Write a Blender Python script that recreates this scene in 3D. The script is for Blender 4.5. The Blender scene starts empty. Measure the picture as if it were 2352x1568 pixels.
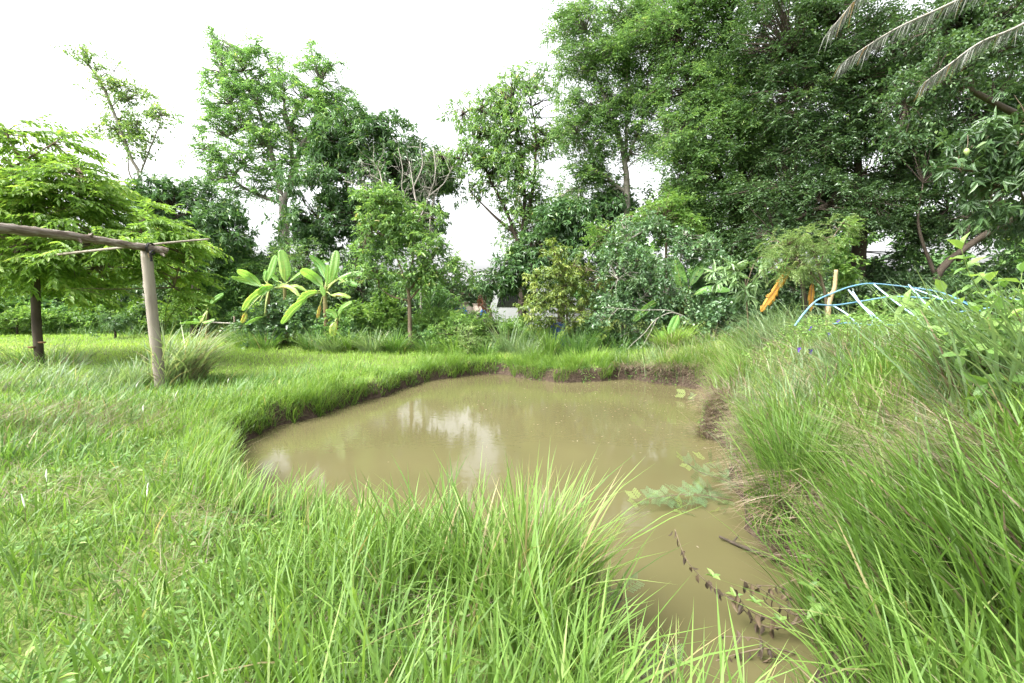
import bpy, math, numpy as np
from mathutils import Vector, geometry

# ---------------------------------------------------------------- camera
PITCH = math.radians(5.14)
CAM_Z = 1.6
F = 16.0 / 36.0 * 2352.0          # focal length in the units of the measurements below
scene = bpy.context.scene
cam_data = bpy.data.cameras.new('camera')
cam_data.lens = 16.0
cam_data.sensor_width = 36.0
cam_data.clip_start = 0.05
cam_data.clip_end = 3000.0
cam = bpy.data.objects.new('camera', cam_data)
scene.collection.objects.link(cam)
cam.location = (0, 0, CAM_Z)
cam.rotation_euler = (math.pi / 2 - PITCH, 0, 0)
scene.camera = cam

# ---------------------------------------------------------------- sky, sun, exposure
SUN_EL, SUN_AZ = math.radians(52), math.radians(-118)     # azimuth from +Y, clockwise
world = bpy.data.worlds.new('World')
scene.world = world
world.use_nodes = True
wn, wl = world.node_tree.nodes, world.node_tree.links
bg = wn['Background']
sky = wn.new('ShaderNodeTexSky')
sky.sky_type = 'NISHITA'
sky.sun_disc = False
sky.sun_elevation = SUN_EL
sky.sun_rotation = SUN_AZ
sky.air_density = 1.0
sky.dust_density = 6.0
sky.ozone_density = 1.0
hsv = wn.new('ShaderNodeHueSaturation')
hsv.inputs['Saturation'].default_value = 0.12           # an overcast sky is nearly white
wl.new(sky.outputs[0], hsv.inputs['Color'])
wl.new(hsv.outputs[0], bg.inputs['Color'])
bg.inputs['Strength'].default_value = 0.15

sun_data = bpy.data.lights.new('sun', 'SUN')
sun_data.energy = 1.25
sun_data.angle = math.radians(24)
sun_data.color = (1.0, 0.96, 0.9)
sun = bpy.data.objects.new('sun', sun_data)
scene.collection.objects.link(sun)
sun_dir = Vector((math.sin(SUN_AZ) * math.cos(SUN_EL), math.cos(SUN_AZ) * math.cos(SUN_EL), math.sin(SUN_EL)))
sun.rotation_euler = (-sun_dir).to_track_quat('-Z', 'Y').to_euler()

vs = scene.view_settings
vs.view_transform = 'Standard'
vs.look = 'None'
vs.exposure = 2.2
vs.gamma = 1.0
vs.use_curve_mapping = False
scene.render.engine = 'CYCLES'
cy = scene.cycles
cy.max_bounces = 6
cy.diffuse_bounces = 4
cy.glossy_bounces = 3
cy.transmission_bounces = 4
cy.transparent_max_bounces = 4
cy.caustics_reflective = False
cy.caustics_refractive = False
cy.use_denoising = True
cy.denoising_prefilter = 'ACCURATE'
cy.use_adaptive_sampling = False
scene.render.film_transparent = False

rng = np.random.default_rng(11)
COL = scene.collection

# ---------------------------------------------------------------- helpers
SP, CP = math.sin(PITCH), math.cos(PITCH)

def ray(u, v):
    cx, cz = (u - 1176.0) / F, (784.0 - v) / F
    return np.array([cx, CP + cz * SP, -SP + cz * CP])

def W(u, v, Y):                    # the point at forward distance Y seen in that direction
    d = ray(u, v)
    return np.array([0, 0, CAM_Z]) + d * (Y / d[1])

def on_plane(u, v, z):             # the point on the level z seen in that direction
    d = ray(u, v)
    return np.array([0, 0, CAM_Z]) + d * ((z - CAM_Z) / d[2])

def px(Y):                         # metres covered by one unit at distance Y
    return Y / F

def unit(a):
    return a / np.maximum(np.linalg.norm(a, axis=-1, keepdims=True), 1e-9)

def mesh_from(name, verts, faces, t=None, smooth=False):
    """faces: list of integer arrays (n,3) or (n,4); t: matching list of per-face values."""
    me = bpy.data.meshes.new(name)
    verts = np.asarray(verts, dtype=np.float32)
    faces = [np.asarray(f, dtype=np.int32) for f in faces if len(f)]
    me.vertices.add(len(verts))
    me.vertices.foreach_set('co', verts.ravel())
    loops = np.concatenate([f.ravel() for f in faces])
    sizes = np.concatenate([np.full(len(f), f.shape[1], np.int32) for f in faces])
    starts = np.concatenate([[0], np.cumsum(sizes)[:-1]]).astype(np.int32)
    me.loops.add(len(loops))
    me.loops.foreach_set('vertex_index', loops)
    me.polygons.add(len(sizes))
    me.polygons.foreach_set('loop_start', starts)
    me.polygons.foreach_set('loop_total', sizes)
    me.polygons.foreach_set('use_smooth', np.full(len(sizes), smooth))
    if t is not None:
        tt = np.concatenate([np.asarray(x, np.float32).ravel() for x in t if len(x)])
        at = me.attributes.new('t', 'FLOAT', 'FACE')
        at.data.foreach_set('value', tt)
    me.update(calc_edges=True)
    me.validate()
    return me

class Geo:
    """collects pieces of one mesh"""
    def __init__(self):
        self.v, self.f, self.t, self.n = [], [], [], 0
    def add(self, verts, faces, t=None):
        verts = np.asarray(verts, float).reshape(-1, 3)
        for i, f in enumerate(faces):
            f = np.asarray(f, int)
            if len(f):
                self.f.append(f + self.n)
                self.t.append(np.full(len(f), 0.5) if t is None else np.broadcast_to(np.asarray(t[i], float), (len(f),)))
        self.v.append(verts)
        self.n += len(verts)
        return self
    def mesh(self, name, smooth=False):
        return mesh_from(name, np.concatenate(self.v), self.f, self.t, smooth)

def link(name, me, mat=None, parent=None, **props):
    if isinstance(me, Geo):
        me = me.mesh(name, props.pop('smooth', False))
    else:
        props.pop('smooth', None)
    if mat is not None and not me.materials:
        me.materials.append(mat)
    o = bpy.data.objects.new(name, me)
    COL.objects.link(o)
    if parent is not None:
        o.parent = parent
        if parent.type == 'EMPTY' or True:
            o.matrix_parent_inverse = parent.matrix_basis.inverted()
    for k, x in props.items():
        o[k] = x
    return o

def empty(name, loc, label, cat, group=None):
    o = bpy.data.objects.new(name, None)
    o.empty_display_size = 0.2
    COL.objects.link(o)
    o.location = Vector(loc)
    o['label'] = label
    o['category'] = cat
    if group:
        o['group'] = group
    return o

def smooth_path(pts, n):
    """Catmull-Rom through the points, n samples per span"""
    P = np.asarray(pts, float)
    if len(P) < 3:
        s = np.linspace(0, 1, n + 1)[:, None]
        return P[0] * (1 - s) + P[-1] * s
    Q = np.vstack([2 * P[0] - P[1], P, 2 * P[-1] - P[-2]])
    out = []
    for i in range(len(P) - 1):
        p0, p1, p2, p3 = Q[i:i + 4]
        s = np.linspace(0, 1, n, endpoint=False)[:, None]
        out.append(0.5 * (2 * p1 + (p2 - p0) * s + (2 * p0 - 5 * p1 + 4 * p2 - p3) * s ** 2 + (3 * p1 - p0 - 3 * p2 + p3) * s ** 3))
    out.append(P[-1:])
    return np.vstack(out)

def tube(geo, path, radius, sides=6, t=0.5, cap=True, wob=0.0):
    P = np.asarray(path, float)
    n = len(P)
    R = np.broadcast_to(np.asarray(radius, float), (n,)).copy() if np.ndim(radius) == 0 or len(np.atleast_1d(radius)) == n else np.interp(np.linspace(0, 1, n), np.linspace(0, 1, len(radius)), radius)
    T = unit(np.gradient(P, axis=0))
    ref = np.array([0, 0, 1.0]) if abs(T[:, 2]).mean() < 0.8 else np.array([1.0, 0, 0])
    A = unit(np.cross(T, ref)); B = np.cross(T, A)
    th = np.linspace(0, 2 * math.pi, sides, endpoint=False)
    rr = R[:, None] * (1 + (rng.normal(0, wob, (n, sides)) if wob else 0))
    V = P[:, None] + rr[..., None] * (np.cos(th)[None, :, None] * A[:, None] + np.sin(th)[None, :, None] * B[:, None])
    i = np.arange(n - 1)[:, None] * sides + np.arange(sides)[None]
    j = np.arange(n - 1)[:, None] * sides + (np.arange(sides)[None] + 1) % sides
    quads = np.stack([i, j, j + sides, i + sides], -1).reshape(-1, 4)
    verts = V.reshape(-1, 3)
    tris = np.zeros((0, 3), int)
    if cap:
        verts = np.vstack([verts, P[0], P[-1]])
        k = np.arange(sides); k2 = (k + 1) % sides
        b = n * sides
        tris = np.vstack([np.stack([k2, k, np.full(sides, b)], -1), np.stack([k + (n - 1) * sides, k2 + (n - 1) * sides, np.full(sides, b + 1)], -1)])
    geo.add(verts, [quads, tris], [t, t])

def twigs_batch(geo, A, B, r0, r1, sag, t=0.5):
    """many thin three-sided branches from A to B at once"""
    A, B = np.asarray(A, float), np.asarray(B, float)
    n = len(A)
    if n == 0:
        return
    r0 = np.broadcast_to(r0, (n,)); r1 = np.broadcast_to(r1, (n,))
    M = (A + B) / 2 + np.array([0, 0, 1.0]) * (np.linalg.norm(B - A, axis=1) * sag)[:, None] + rng.normal(0, 0.06, (n, 3)) * np.linalg.norm(B - A, axis=1)[:, None]
    T = unit(B - A)
    X = unit(np.cross(T, np.array([0.3, 0.2, 1.0]))); Y = np.cross(T, X)
    th = np.array([0, 2.094, 4.189])
    rings = []
    for P, r in ((A, r0), (M, (r0 + r1) / 2), (B, r1)):
        rings.append(P[:, None] + r[:, None, None] * (np.cos(th)[None, :, None] * X[:, None] + np.sin(th)[None, :, None] * Y[:, None]))
    V = np.concatenate(rings, 1).reshape(-1, 3)
    base = np.arange(n)[:, None, None] * 9
    q = np.array([[0, 1, 4, 3], [1, 2, 5, 4], [2, 0, 3, 5], [3, 4, 7, 6], [4, 5, 8, 7], [5, 3, 6, 8]])[None]
    geo.add(V, [(base + q).reshape(-1, 4)], [t])

def quad_leaves(geo, pos, d, nrm, L, Wd, t, fold=0.12):
    """diamond leaves, two faces each"""
    n = len(pos)
    L = np.broadcast_to(L, (n,))[:, None]; Wd = np.broadcast_to(Wd, (n,))[:, None]
    d = unit(d); s = unit(np.cross(d, nrm)); u = np.cross(s, d)
    mid = pos + d * L * 0.42
    up = u * Wd * fold * 2
    V = np.stack([pos, mid + s * Wd * 0.5 + up, pos + d * L - u * L * 0.12, mid - s * Wd * 0.5 + up], 1).reshape(-1, 3)
    b = np.arange(n)[:, None] * 4
    geo.add(V, [np.vstack([b + np.array([[0, 1, 2]]), b + np.array([[0, 2, 3]])])], [np.concatenate([t, t])])

def hex_leaves(geo, pos, d, nrm, L, Wd, t, fold=0.15, droop=0.15):
    """folded pointed leaves with a midrib, four faces each"""
    n = len(pos)
    L = np.broadcast_to(L, (n,))[:, None]; Wd = np.broadcast_to(Wd, (n,))[:, None]
    d = unit(d); s = unit(np.cross(d, nrm)); u = np.cross(s, d)
    up = u * Wd * fold
    m1 = pos + d * L * 0.28; m2 = pos + d * L * 0.65 - u * L * droop * 0.35
    tip = pos + d * L - u * L * droop
    V = np.stack([pos, m1 + s * Wd * 0.46 + up, m2 + s * Wd * 0.36 + up, tip, m2 - s * Wd * 0.36 + up, m1 - s * Wd * 0.46 + up, m1 + (m2 - m1) * 0.5], 1).reshape(-1, 3)
    b = np.arange(n)[:, None, None] * 7
    q = np.array([[0, 1, 2, 6], [6, 2, 3, 3], [0, 6, 4, 5]])
    tr = np.array([[6, 2, 3], [6, 3, 4]])[None]
    qq = np.array([[0, 1, 2, 6], [0, 6, 4, 5]])[None]
    geo.add(V, [(b + qq).reshape(-1, 4), (b + tr).reshape(-1, 3)], [np.repeat(t, 2), np.repeat(t, 2)])

def blades(geo, base, h, w, az, lean, bend, t, seg=4, twist=0.8):
    """grass blades: tapering bent strips"""
    n = len(base)
    if n == 0:
        return
    h = np.broadcast_to(h, (n,)); w = np.broadcast_to(w, (n,)); lean = np.broadcast_to(lean, (n,)); bend = np.broadcast_to(bend, (n,))
    h = h / np.sqrt(np.maximum(1.0, .35 + 0.75 * (lean + bend) ** 2))
    a = np.stack([np.cos(az), np.sin(az), np.zeros(n)], -1)
    tw = az + math.pi / 2 + rng.uniform(-twist, twist, n)
    side = np.stack([np.cos(tw), np.sin(tw), np.zeros(n)], -1)
    lev = []
    for k in range(seg):
        s = k / seg
        c = base + a * (h * (lean * s + bend * s * s))[:, None]
        c[:, 2] += h * (s - 0.42 * bend * s ** 2.5)
        ww = w * (0.62 + 0.38 * math.sin(min(1, s * 2.2) * math.pi / 2)) * (1 - s) ** 0.45 * 0.5
        lev += [c - side * ww[:, None], c + side * ww[:, None]]
    c = base + a * (h * (lean + bend))[:, None]
    c[:, 2] += h * (1 - 0.42 * bend)
    lev.append(c)
    V = np.stack(lev, 1).reshape(-1, 3)
    m = 2 * seg + 1
    b = np.arange(n)[:, None] * m
    fs, ts = [], []
    if seg > 1:
        q = np.concatenate([b + np.array([[2 * k, 2 * k + 1, 2 * k + 3, 2 * k + 2]]) for k in range(seg - 1)])
        fs.append(q); ts.append(np.tile(t, seg - 1))
    fs.append(b + np.array([[2 * seg - 2, 2 * seg - 1, 2 * seg]])); ts.append(t)
    geo.add(V, fs, ts)

def rand_t(n, mean=0.5, sd=0.22):
    return np.clip(rng.normal(mean, sd, n), 0, 1)

def vnoise(x, y, scale, seed=0):
    """smooth value noise in 0..1"""
    r = np.random.default_rng(100 + seed)
    tab = r.random((64, 64))
    X, Y = np.asarray(x) / scale, np.asarray(y) / scale
    xi, yi = np.floor(X).astype(int), np.floor(Y).astype(int)
    fx, fy = X - xi, Y - yi
    fx, fy = fx * fx * (3 - 2 * fx), fy * fy * (3 - 2 * fy)
    g = lambda a, b: tab[a % 64, b % 64]
    return (g(xi, yi) * (1 - fx) + g(xi + 1, yi) * fx) * (1 - fy) + (g(xi, yi + 1) * (1 - fx) + g(xi + 1, yi + 1) * fx) * fy

# ---------------------------------------------------------------- materials
def new_mat(name):
    m = bpy.data.materials.new(name)
    m.use_nodes = True
    return m, m.node_tree.nodes, m.node_tree.links, m.node_tree.nodes['Principled BSDF'], m.node_tree.nodes['Material Output']

def ramp(nodes, stops):
    r = nodes.new('ShaderNodeValToRGB')
    e = r.color_ramp.elements
    while len(e) < len(stops):
        e.new(0.5)
    for i, (p, c) in enumerate(stops):
        e[i].position = p
        e[i].color = (*c, 1)
    return r

def leaf_mat(name, stops, trans=0.35, rough=0.45, spec=0.5, tboost=1.4, gain=1.0, grey=0.12, tint=(1.1, 1.1, 0.6)):
    def tone(c):
        y = 0.3 * c[0] + 0.6 * c[1] + 0.1 * c[2]
        return tuple((k * (1 - grey) + y * grey) * gain for k in c)
    stops = [(p, tone(c)) for p, c in stops]
    m, n, l, b, out = new_mat(name)
    at = n.new('ShaderNodeAttribute'); at.attribute_name = 't'
    r = ramp(n, stops)
    l.new(at.outputs['Fac'], r.inputs[0])
    l.new(r.outputs[0], b.inputs['Base Color'])
    b.inputs['Roughness'].default_value = rough
    b.inputs['Specular IOR Level'].default_value = spec
    tr = n.new('ShaderNodeBsdfTranslucent')
    mul = n.new('ShaderNodeMix'); mul.data_type = 'RGBA'; mul.blend_type = 'MULTIPLY'
    mul.inputs['Factor'].default_value = 1.0
    l.new(r.outputs[0], mul.inputs['A'])
    mul.inputs['B'].default_value = (tboost * tint[0], tboost * tint[1], tboost * tint[2], 1)
    l.new(mul.outputs['Result'], tr.inputs['Color'])
    mx = n.new('ShaderNodeMixShader'); mx.inputs[0].default_value = trans
    l.new(b.outputs[0], mx.inputs[1]); l.new(tr.outputs[0], mx.inputs[2])
    l.new(mx.outputs[0], out.inputs['Surface'])
    return m

def rough_mat(name, stops, scale=6.0, rough=0.85, bump=0.3, stretch=(1, 1, 1), detail=6, spec=0.3, gain=0.75):
    stops = [(p, tuple(k * gain for k in c)) for p, c in stops]
    m, n, l, b, out = new_mat(name)
    tc = n.new('ShaderNodeTexCoord'); mp = n.new('ShaderNodeMapping')
    mp.inputs['Scale'].default_value = stretch
    no = n.new('ShaderNodeTexNoise'); no.inputs['Scale'].default_value = scale; no.inputs['Detail'].default_value = detail
    no.inputs['Roughness'].default_value = 0.65
    l.new(tc.outputs['Object'], mp.inputs[0]); l.new(mp.outputs[0], no.inputs['Vector'])
    r = ramp(n, stops)
    l.new(no.outputs['Fac'], r.inputs[0]); l.new(r.outputs[0], b.inputs['Base Color'])
    b.inputs['Roughness'].default_value = rough
    b.inputs['Specular IOR Level'].default_value = spec
    if bump:
        bp = n.new('ShaderNodeBump'); bp.inputs['Strength'].default_value = bump; bp.inputs['Distance'].default_value = 0.03
        l.new(no.outputs['Fac'], bp.inputs['Height']); l.new(bp.outputs[0], b.inputs['Normal'])
    return m

M = {}
M['grass'] = leaf_mat('grass_blades', [(0, (0.10, 0.20, 0.03)), (0.45, (0.17, 0.33, 0.045)), (0.8, (0.27, 0.44, 0.08)), (0.93, (0.36, 0.46, 0.14)), (1, (0.45, 0.38, 0.18))], 0.4, 0.5, 0.35, gain=0.66, grey=0.07)
M['lawn'] = leaf_mat('lawn_blades', [(0, (0.17, 0.30, 0.04)), (0.5, (0.26, 0.44, 0.06)), (0.9, (0.38, 0.54, 0.11)), (1, (0.46, 0.44, 0.18))], 0.4, 0.55, 0.3, gain=0.8, grey=0.07)
M['tall'] = leaf_mat('tall_grass_blades', [(0, (0.06, 0.15, 0.03)), (0.45, (0.12, 0.25, 0.05)), (0.8, (0.22, 0.34, 0.10)), (0.92, (0.36, 0.38, 0.18)), (1, (0.48, 0.38, 0.22))], 0.35, 0.45, 0.45, gain=0.85, grey=0.05)
M['grey_grass'] = leaf_mat('grey_green_blades', [(0, (0.11, 0.20, 0.07)), (0.5, (0.20, 0.32, 0.13)), (0.85, (0.32, 0.42, 0.2)), (1, (0.46, 0.42, 0.26))], 0.35, 0.45, 0.45, gain=0.8)
M['straw'] = leaf_mat('dry_straw', [(0, (0.19, 0.12, 0.06)), (0.5, (0.36, 0.27, 0.16)), (1, (0.55, 0.46, 0.32))], 0.2, 0.6, 0.3, 1.0, gain=0.56, tint=(1.0, .95, .85))
M['banana'] = leaf_mat('banana_leaf', [(0, (0.06, 0.17, 0.03)), (0.35, (0.12, 0.30, 0.05)), (0.7, (0.23, 0.43, 0.08)), (0.86, (0.42, 0.46, 0.08)), (1, (0.34, 0.20, 0.07))], 0.42, 0.35, 0.5, gain=1.1)
M['banana_rib'] = rough_mat('banana_midrib', [(0.3, (0.32, 0.42, 0.10)), (0.7, (0.45, 0.5, 0.18))], 8, 0.5, 0.1)
M['banana_stem'] = rough_mat('banana_stem', [(0.3, (0.07, 0.045, 0.025)), (0.5, (0.22, 0.17, 0.07)), (0.7, (0.30, 0.30, 0.12))], 5, 0.7, 0.4, (1, 1, 0.25))
M['dead_banana'] = leaf_mat('dead_banana_leaf', [(0, (0.34, 0.13, 0.01)), (0.5, (0.66, 0.30, 0.015)), (1, (0.75, 0.42, 0.03))], 0.35, 0.6, 0.2, 1.1, gain=0.85)
M['bright'] = leaf_mat('bright_leaves', [(0, (0.12, 0.24, 0.03)), (0.5, (0.22, 0.40, 0.05)), (1, (0.40, 0.52, 0.09))], 0.45, 0.5, 0.4, gain=0.8)
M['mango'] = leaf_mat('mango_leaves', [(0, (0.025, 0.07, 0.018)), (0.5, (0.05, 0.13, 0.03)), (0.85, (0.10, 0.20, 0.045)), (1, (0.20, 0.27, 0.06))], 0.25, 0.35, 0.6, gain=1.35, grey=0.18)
M['cassia'] = leaf_mat('cassia_leaves', [(0, (0.05, 0.12, 0.035)), (0.5, (0.09, 0.20, 0.055)), (0.9, (0.17, 0.29, 0.07)), (1, (0.30, 0.40, 0.08))], 0.42, 0.45, 0.5, gain=1.45, grey=0.18)
M['feather'] = leaf_mat('feathery_leaves', [(0, (0.045, 0.11, 0.025)), (0.5, (0.085, 0.19, 0.04)), (0.9, (0.16, 0.28, 0.055)), (1, (0.27, 0.36, 0.08))], 0.35, 0.5, 0.45, gain=1.25, grey=0.22)
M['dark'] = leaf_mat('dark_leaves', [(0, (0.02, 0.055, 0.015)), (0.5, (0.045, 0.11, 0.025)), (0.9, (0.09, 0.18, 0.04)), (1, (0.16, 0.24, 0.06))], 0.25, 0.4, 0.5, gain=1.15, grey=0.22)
M['guava'] = leaf_mat('guava_leaves', [(0, (0.07, 0.15, 0.04)), (0.5, (0.12, 0.24, 0.055)), (0.85, (0.20, 0.34, 0.06)), (1, (0.36, 0.30, 0.10))], 0.35, 0.4, 0.55, gain=1.15, grey=0.15)
M['yellow'] = leaf_mat('yellow_green_leaves', [(0, (0.08, 0.16, 0.03)), (0.45, (0.19, 0.29, 0.04)), (1, (0.38, 0.44, 0.06))], 0.3, 0.35, 0.5, gain=0.8)
M['silver'] = leaf_mat('grey_green_leaves', [(0, (0.05, 0.11, 0.04)), (0.5, (0.09, 0.19, 0.07)), (1, (0.20, 0.30, 0.14))], 0.28, 0.35, 0.7, gain=1.1)
M['weed'] = leaf_mat('weed_leaves', [(0, (0.09, 0.20, 0.035)), (0.5, (0.17, 0.33, 0.06)), (1, (0.30, 0.45, 0.09))], 0.4, 0.5, 0.4, gain=0.85)
M['pale'] = leaf_mat('pale_feather_leaves', [(0, (0.13, 0.22, 0.06)), (0.5, (0.22, 0.34, 0.10)), (1, (0.38, 0.48, 0.16))], 0.35, 0.5, 0.4, gain=0.9)
M['pale_green'] = leaf_mat('pale_green_leaves', [(0, (0.12, 0.22, 0.08)), (0.6, (0.20, 0.33, 0.13)), (1, (0.30, 0.44, 0.18))], 0.3, 0.35, 0.6, gain=0.95)
M['mimosa'] = leaf_mat('mimosa_leaves', [(0, (0.10, 0.22, 0.09)), (0.6, (0.18, 0.34, 0.14)), (1, (0.36, 0.52, 0.10))], 0.35, 0.5, 0.4, gain=0.75)
M['sparse'] = leaf_mat('sparse_tree_leaves', [(0, (0.08, 0.16, 0.05)), (0.5, (0.15, 0.26, 0.08)), (1, (0.30, 0.38, 0.10))], 0.4, 0.5, 0.4, gain=1.1)
M['withered'] = leaf_mat('withered_leaves', [(0, (0.03, 0.022, 0.015)), (0.6, (0.085, 0.06, 0.04)), (1, (0.2, 0.14, 0.08))], 0.1, 0.7, 0.3, 1.0, gain=1.0)
M['red_brown'] = leaf_mat('red_brown_leaves', [(0, (0.10, 0.035, 0.02)), (1, (0.26, 0.10, 0.05))], 0.25, 0.6, 0.3, 1.0, gain=1.0)
M['frond'] = leaf_mat('coconut_leaflets', [(0, (0.20, 0.22, 0.17)), (0.6, (0.33, 0.35, 0.28)), (0.8, (0.30, 0.34, 0.12)), (0.92, (0.55, 0.36, 0.05)), (1, (0.55, 0.28, 0.04))], 0.25, 0.5, 0.5, gain=0.45, tint=(1.0, 1.0, 0.9))
M['bark_grey'] = rough_mat('grey_bark', [(0.25, (0.13, 0.11, 0.085)), (0.5, (0.26, 0.235, 0.20)), (0.75, (0.42, 0.40, 0.36))], 4, 0.9, 0.6, (1, 1, 0.4))
M['bark_dark'] = rough_mat('dark_bark', [(0.25, (0.035, 0.027, 0.02)), (0.5, (0.075, 0.058, 0.042)), (0.8, (0.15, 0.125, 0.095))], 5, 0.9, 0.7, (1, 1, 0.4))
M['bark_brown'] = rough_mat('brown_bark', [(0.25, (0.10, 0.07, 0.045)), (0.5, (0.19, 0.145, 0.095)), (0.8, (0.31, 0.26, 0.19))], 6, 0.9, 0.6, (1, 1, 0.4))
M['twig_pale'] = rough_mat('pale_twigs', [(0.3, (0.26, 0.235, 0.20)), (0.7, (0.46, 0.43, 0.38))], 9, 0.9, 0.3)
M['post'] = rough_mat('weathered_post', [(0.2, (0.13, 0.105, 0.08)), (0.45, (0.27, 0.235, 0.19)), (0.7, (0.36, 0.325, 0.27)), (0.85, (0.44, 0.41, 0.35))], 3.5, 0.85, 0.5, (2.5, 2.5, 0.35), 9)
M['log'] = rough_mat('weathered_log', [(0.3, (0.05, 0.038, 0.03)), (0.45, (0.16, 0.12, 0.09)), (0.58, (0.30, 0.265, 0.225)), (0.75, (0.46, 0.43, 0.39))], 4.0, 0.85, 0.7, (6.0, 0.6, 6.0), 9)
M['stump'] = rough_mat('bare_pale_trunk', [(0.3, (0.32, 0.22, 0.11)), (0.6, (0.47, 0.36, 0.20)), (0.8, (0.55, 0.45, 0.28))], 5, 0.8, 0.3, (1, 1, 0.3))
M['rope'] = rough_mat('black_rubber_tie', [(0.3, (0.012, 0.012, 0.012)), (0.7, (0.035, 0.034, 0.033))], 30, 0.8, 0.4)
M['stem_green'] = rough_mat('green_stems', [(0.3, (0.13, 0.20, 0.05)), (0.7, (0.22, 0.28, 0.08))], 10, 0.7, 0.1)
M['stem_dry'] = rough_mat('dry_stems', [(0.3, (0.10, 0.07, 0.05)), (0.7, (0.26, 0.20, 0.14))], 12, 0.8, 0.2)
M['pipe_blue'] = rough_mat('blue_pipe', [(0.3, (0.08, 0.27, 0.46)), (0.55, (0.20, 0.40, 0.56)), (0.75, (0.34, 0.42, 0.46))], 6, 0.5, 0.0, spec=0.5)
M['pipe_pale'] = rough_mat('faded_blue_pipe', [(0.3, (0.33, 0.50, 0.66)), (0.7, (0.48, 0.63, 0.76))], 3, 0.5, 0.0, spec=0.5)
M['white_paint'] = rough_mat('white_car_paint', [(0.3, (0.68, 0.70, 0.70)), (0.7, (0.78, 0.79, 0.79))], 1.5, 0.3, 0.0, spec=0.5)
M['glass'] = rough_mat('dark_car_glass', [(0.3, (0.012, 0.014, 0.015)), (0.7, (0.02, 0.022, 0.024))], 2, 0.08, 0.0, spec=0.6)
M['red_lens'] = rough_mat('red_lamp_lens', [(0.3, (0.50, 0.012, 0.012)), (0.7, (0.62, 0.02, 0.02))], 2, 0.2, 0.0, spec=0.5)
M['tyre'] = rough_mat('tyre_rubber', [(0.3, (0.015, 0.015, 0.015)), (0.7, (0.03, 0.03, 0.03))], 9, 0.8, 0.1)
M['steel'] = rough_mat('rim_steel', [(0.3, (0.35, 0.35, 0.36)), (0.7, (0.5, 0.5, 0.5))], 5, 0.4, 0.0)
M['cement'] = rough_mat('stained_cement', [(0.25, (0.20, 0.16, 0.12)), (0.5, (0.42, 0.36, 0.29)), (0.75, (0.56, 0.51, 0.43))], 3, 0.85, 0.3)
M['blue_paint'] = rough_mat('blue_paint_patch', [(0.3, (0.02, 0.12, 0.40)), (0.7, (0.05, 0.22, 0.55))], 4, 0.6, 0.1)
M['roof'] = rough_mat('zinc_roof_sheet', [(0.3, (0.42, 0.42, 0.41)), (0.6, (0.58, 0.58, 0.57)), (0.8, (0.66, 0.65, 0.63))], 1.5, 0.5, 0.1, spec=0.5, gain=.5)
M['timber'] = rough_mat('shed_timber', [(0.3, (0.13, 0.10, 0.07)), (0.7, (0.27, 0.22, 0.16))], 5, 0.85, 0.4, (4, 4, 0.5))
M['drum'] = rough_mat('blue_plastic_drum', [(0.3, (0.015, 0.06, 0.36)), (0.7, (0.03, 0.10, 0.46))], 3, 0.4, 0.0, spec=0.5)
M['petal'] = rough_mat('violet_petals', [(0.3, (0.06, 0.02, 0.28)), (0.7, (0.12, 0.04, 0.42))], 20, 0.6, 0.0)
M['mango_fruit'] = rough_mat('green_mango_skin', [(0.3, (0.30, 0.42, 0.12)), (0.7, (0.42, 0.52, 0.20))], 6, 0.45, 0.0, spec=0.4)
M['plume'] = rough_mat('white_grass_plume', [(0.3, (0.72, 0.70, 0.64)), (0.7, (0.82, 0.81, 0.76))], 40, 0.95, 0.0, gain=1.0)
M['fungus'] = rough_mat('brown_bracket_fungus', [(0.3, (0.16, 0.08, 0.04)), (0.7, (0.30, 0.17, 0.09))], 10, 0.8, 0.2)

# ground: soil under the grass
def ground_mat():
    m, n, l, b, out = new_mat('soil_and_moss')
    tc = n.new('ShaderNodeTexCoord')
    n1 = n.new('ShaderNodeTexNoise'); n1.inputs['Scale'].default_value = 3.0; n1.inputs['Detail'].default_value = 8
    n2 = n.new('ShaderNodeTexNoise'); n2.inputs['Scale'].default_value = 28.0; n2.inputs['Detail'].default_value = 6
    l.new(tc.outputs['Object'], n1.inputs['Vector']); l.new(tc.outputs['Object'], n2.inputs['Vector'])
    soil = ramp(n, [(0.3, (0.026, 0.018, 0.012)), (0.5, (0.052, 0.037, 0.026)), (0.72, (0.10, 0.073, 0.052))])
    green = ramp(n, [(0.3, (0.06, 0.085, 0.02)), (0.55, (0.11, 0.155, 0.035)), (0.75, (0.17, 0.17, 0.065))])
    l.new(n2.outputs['Fac'], soil.inputs[0]); l.new(n2.outputs['Fac'], green.inputs[0])
    at = n.new('ShaderNodeAttribute'); at.attribute_name = 'turf'
    ad = n.new('ShaderNodeMath'); ad.operation = 'MULTIPLY_ADD'; ad.inputs[1].default_value = 0.5; 
    l.new(n1.outputs['Fac'], ad.inputs[0]); l.new(at.outputs['Fac'], ad.inputs[2])
    sub = n.new('ShaderNodeMapRange'); sub.inputs['From Min'].default_value = 0.5; sub.inputs['From Max'].default_value = 0.9
    l.new(ad.outputs[0], sub.inputs['Value'])
    mx = n.new('ShaderNodeMix'); mx.data_type = 'RGBA'
    l.new(sub.outputs[0], mx.inputs['Factor']); l.new(soil.outputs[0], mx.inputs['A']); l.new(green.outputs[0], mx.inputs['B'])
    l.new(mx.outputs['Result'], b.inputs['Base Color'])
    b.inputs['Roughness'].default_value = 0.95
    b.inputs['Specular IOR Level'].default_value = 0.2
    bp = n.new('ShaderNodeBump'); bp.inputs['Strength'].default_value = 0.8; bp.inputs['Distance'].default_value = 0.04
    l.new(n2.outputs['Fac'], bp.inputs['Height']); l.new(bp.outputs[0], b.inputs['Normal'])
    return m

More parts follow.
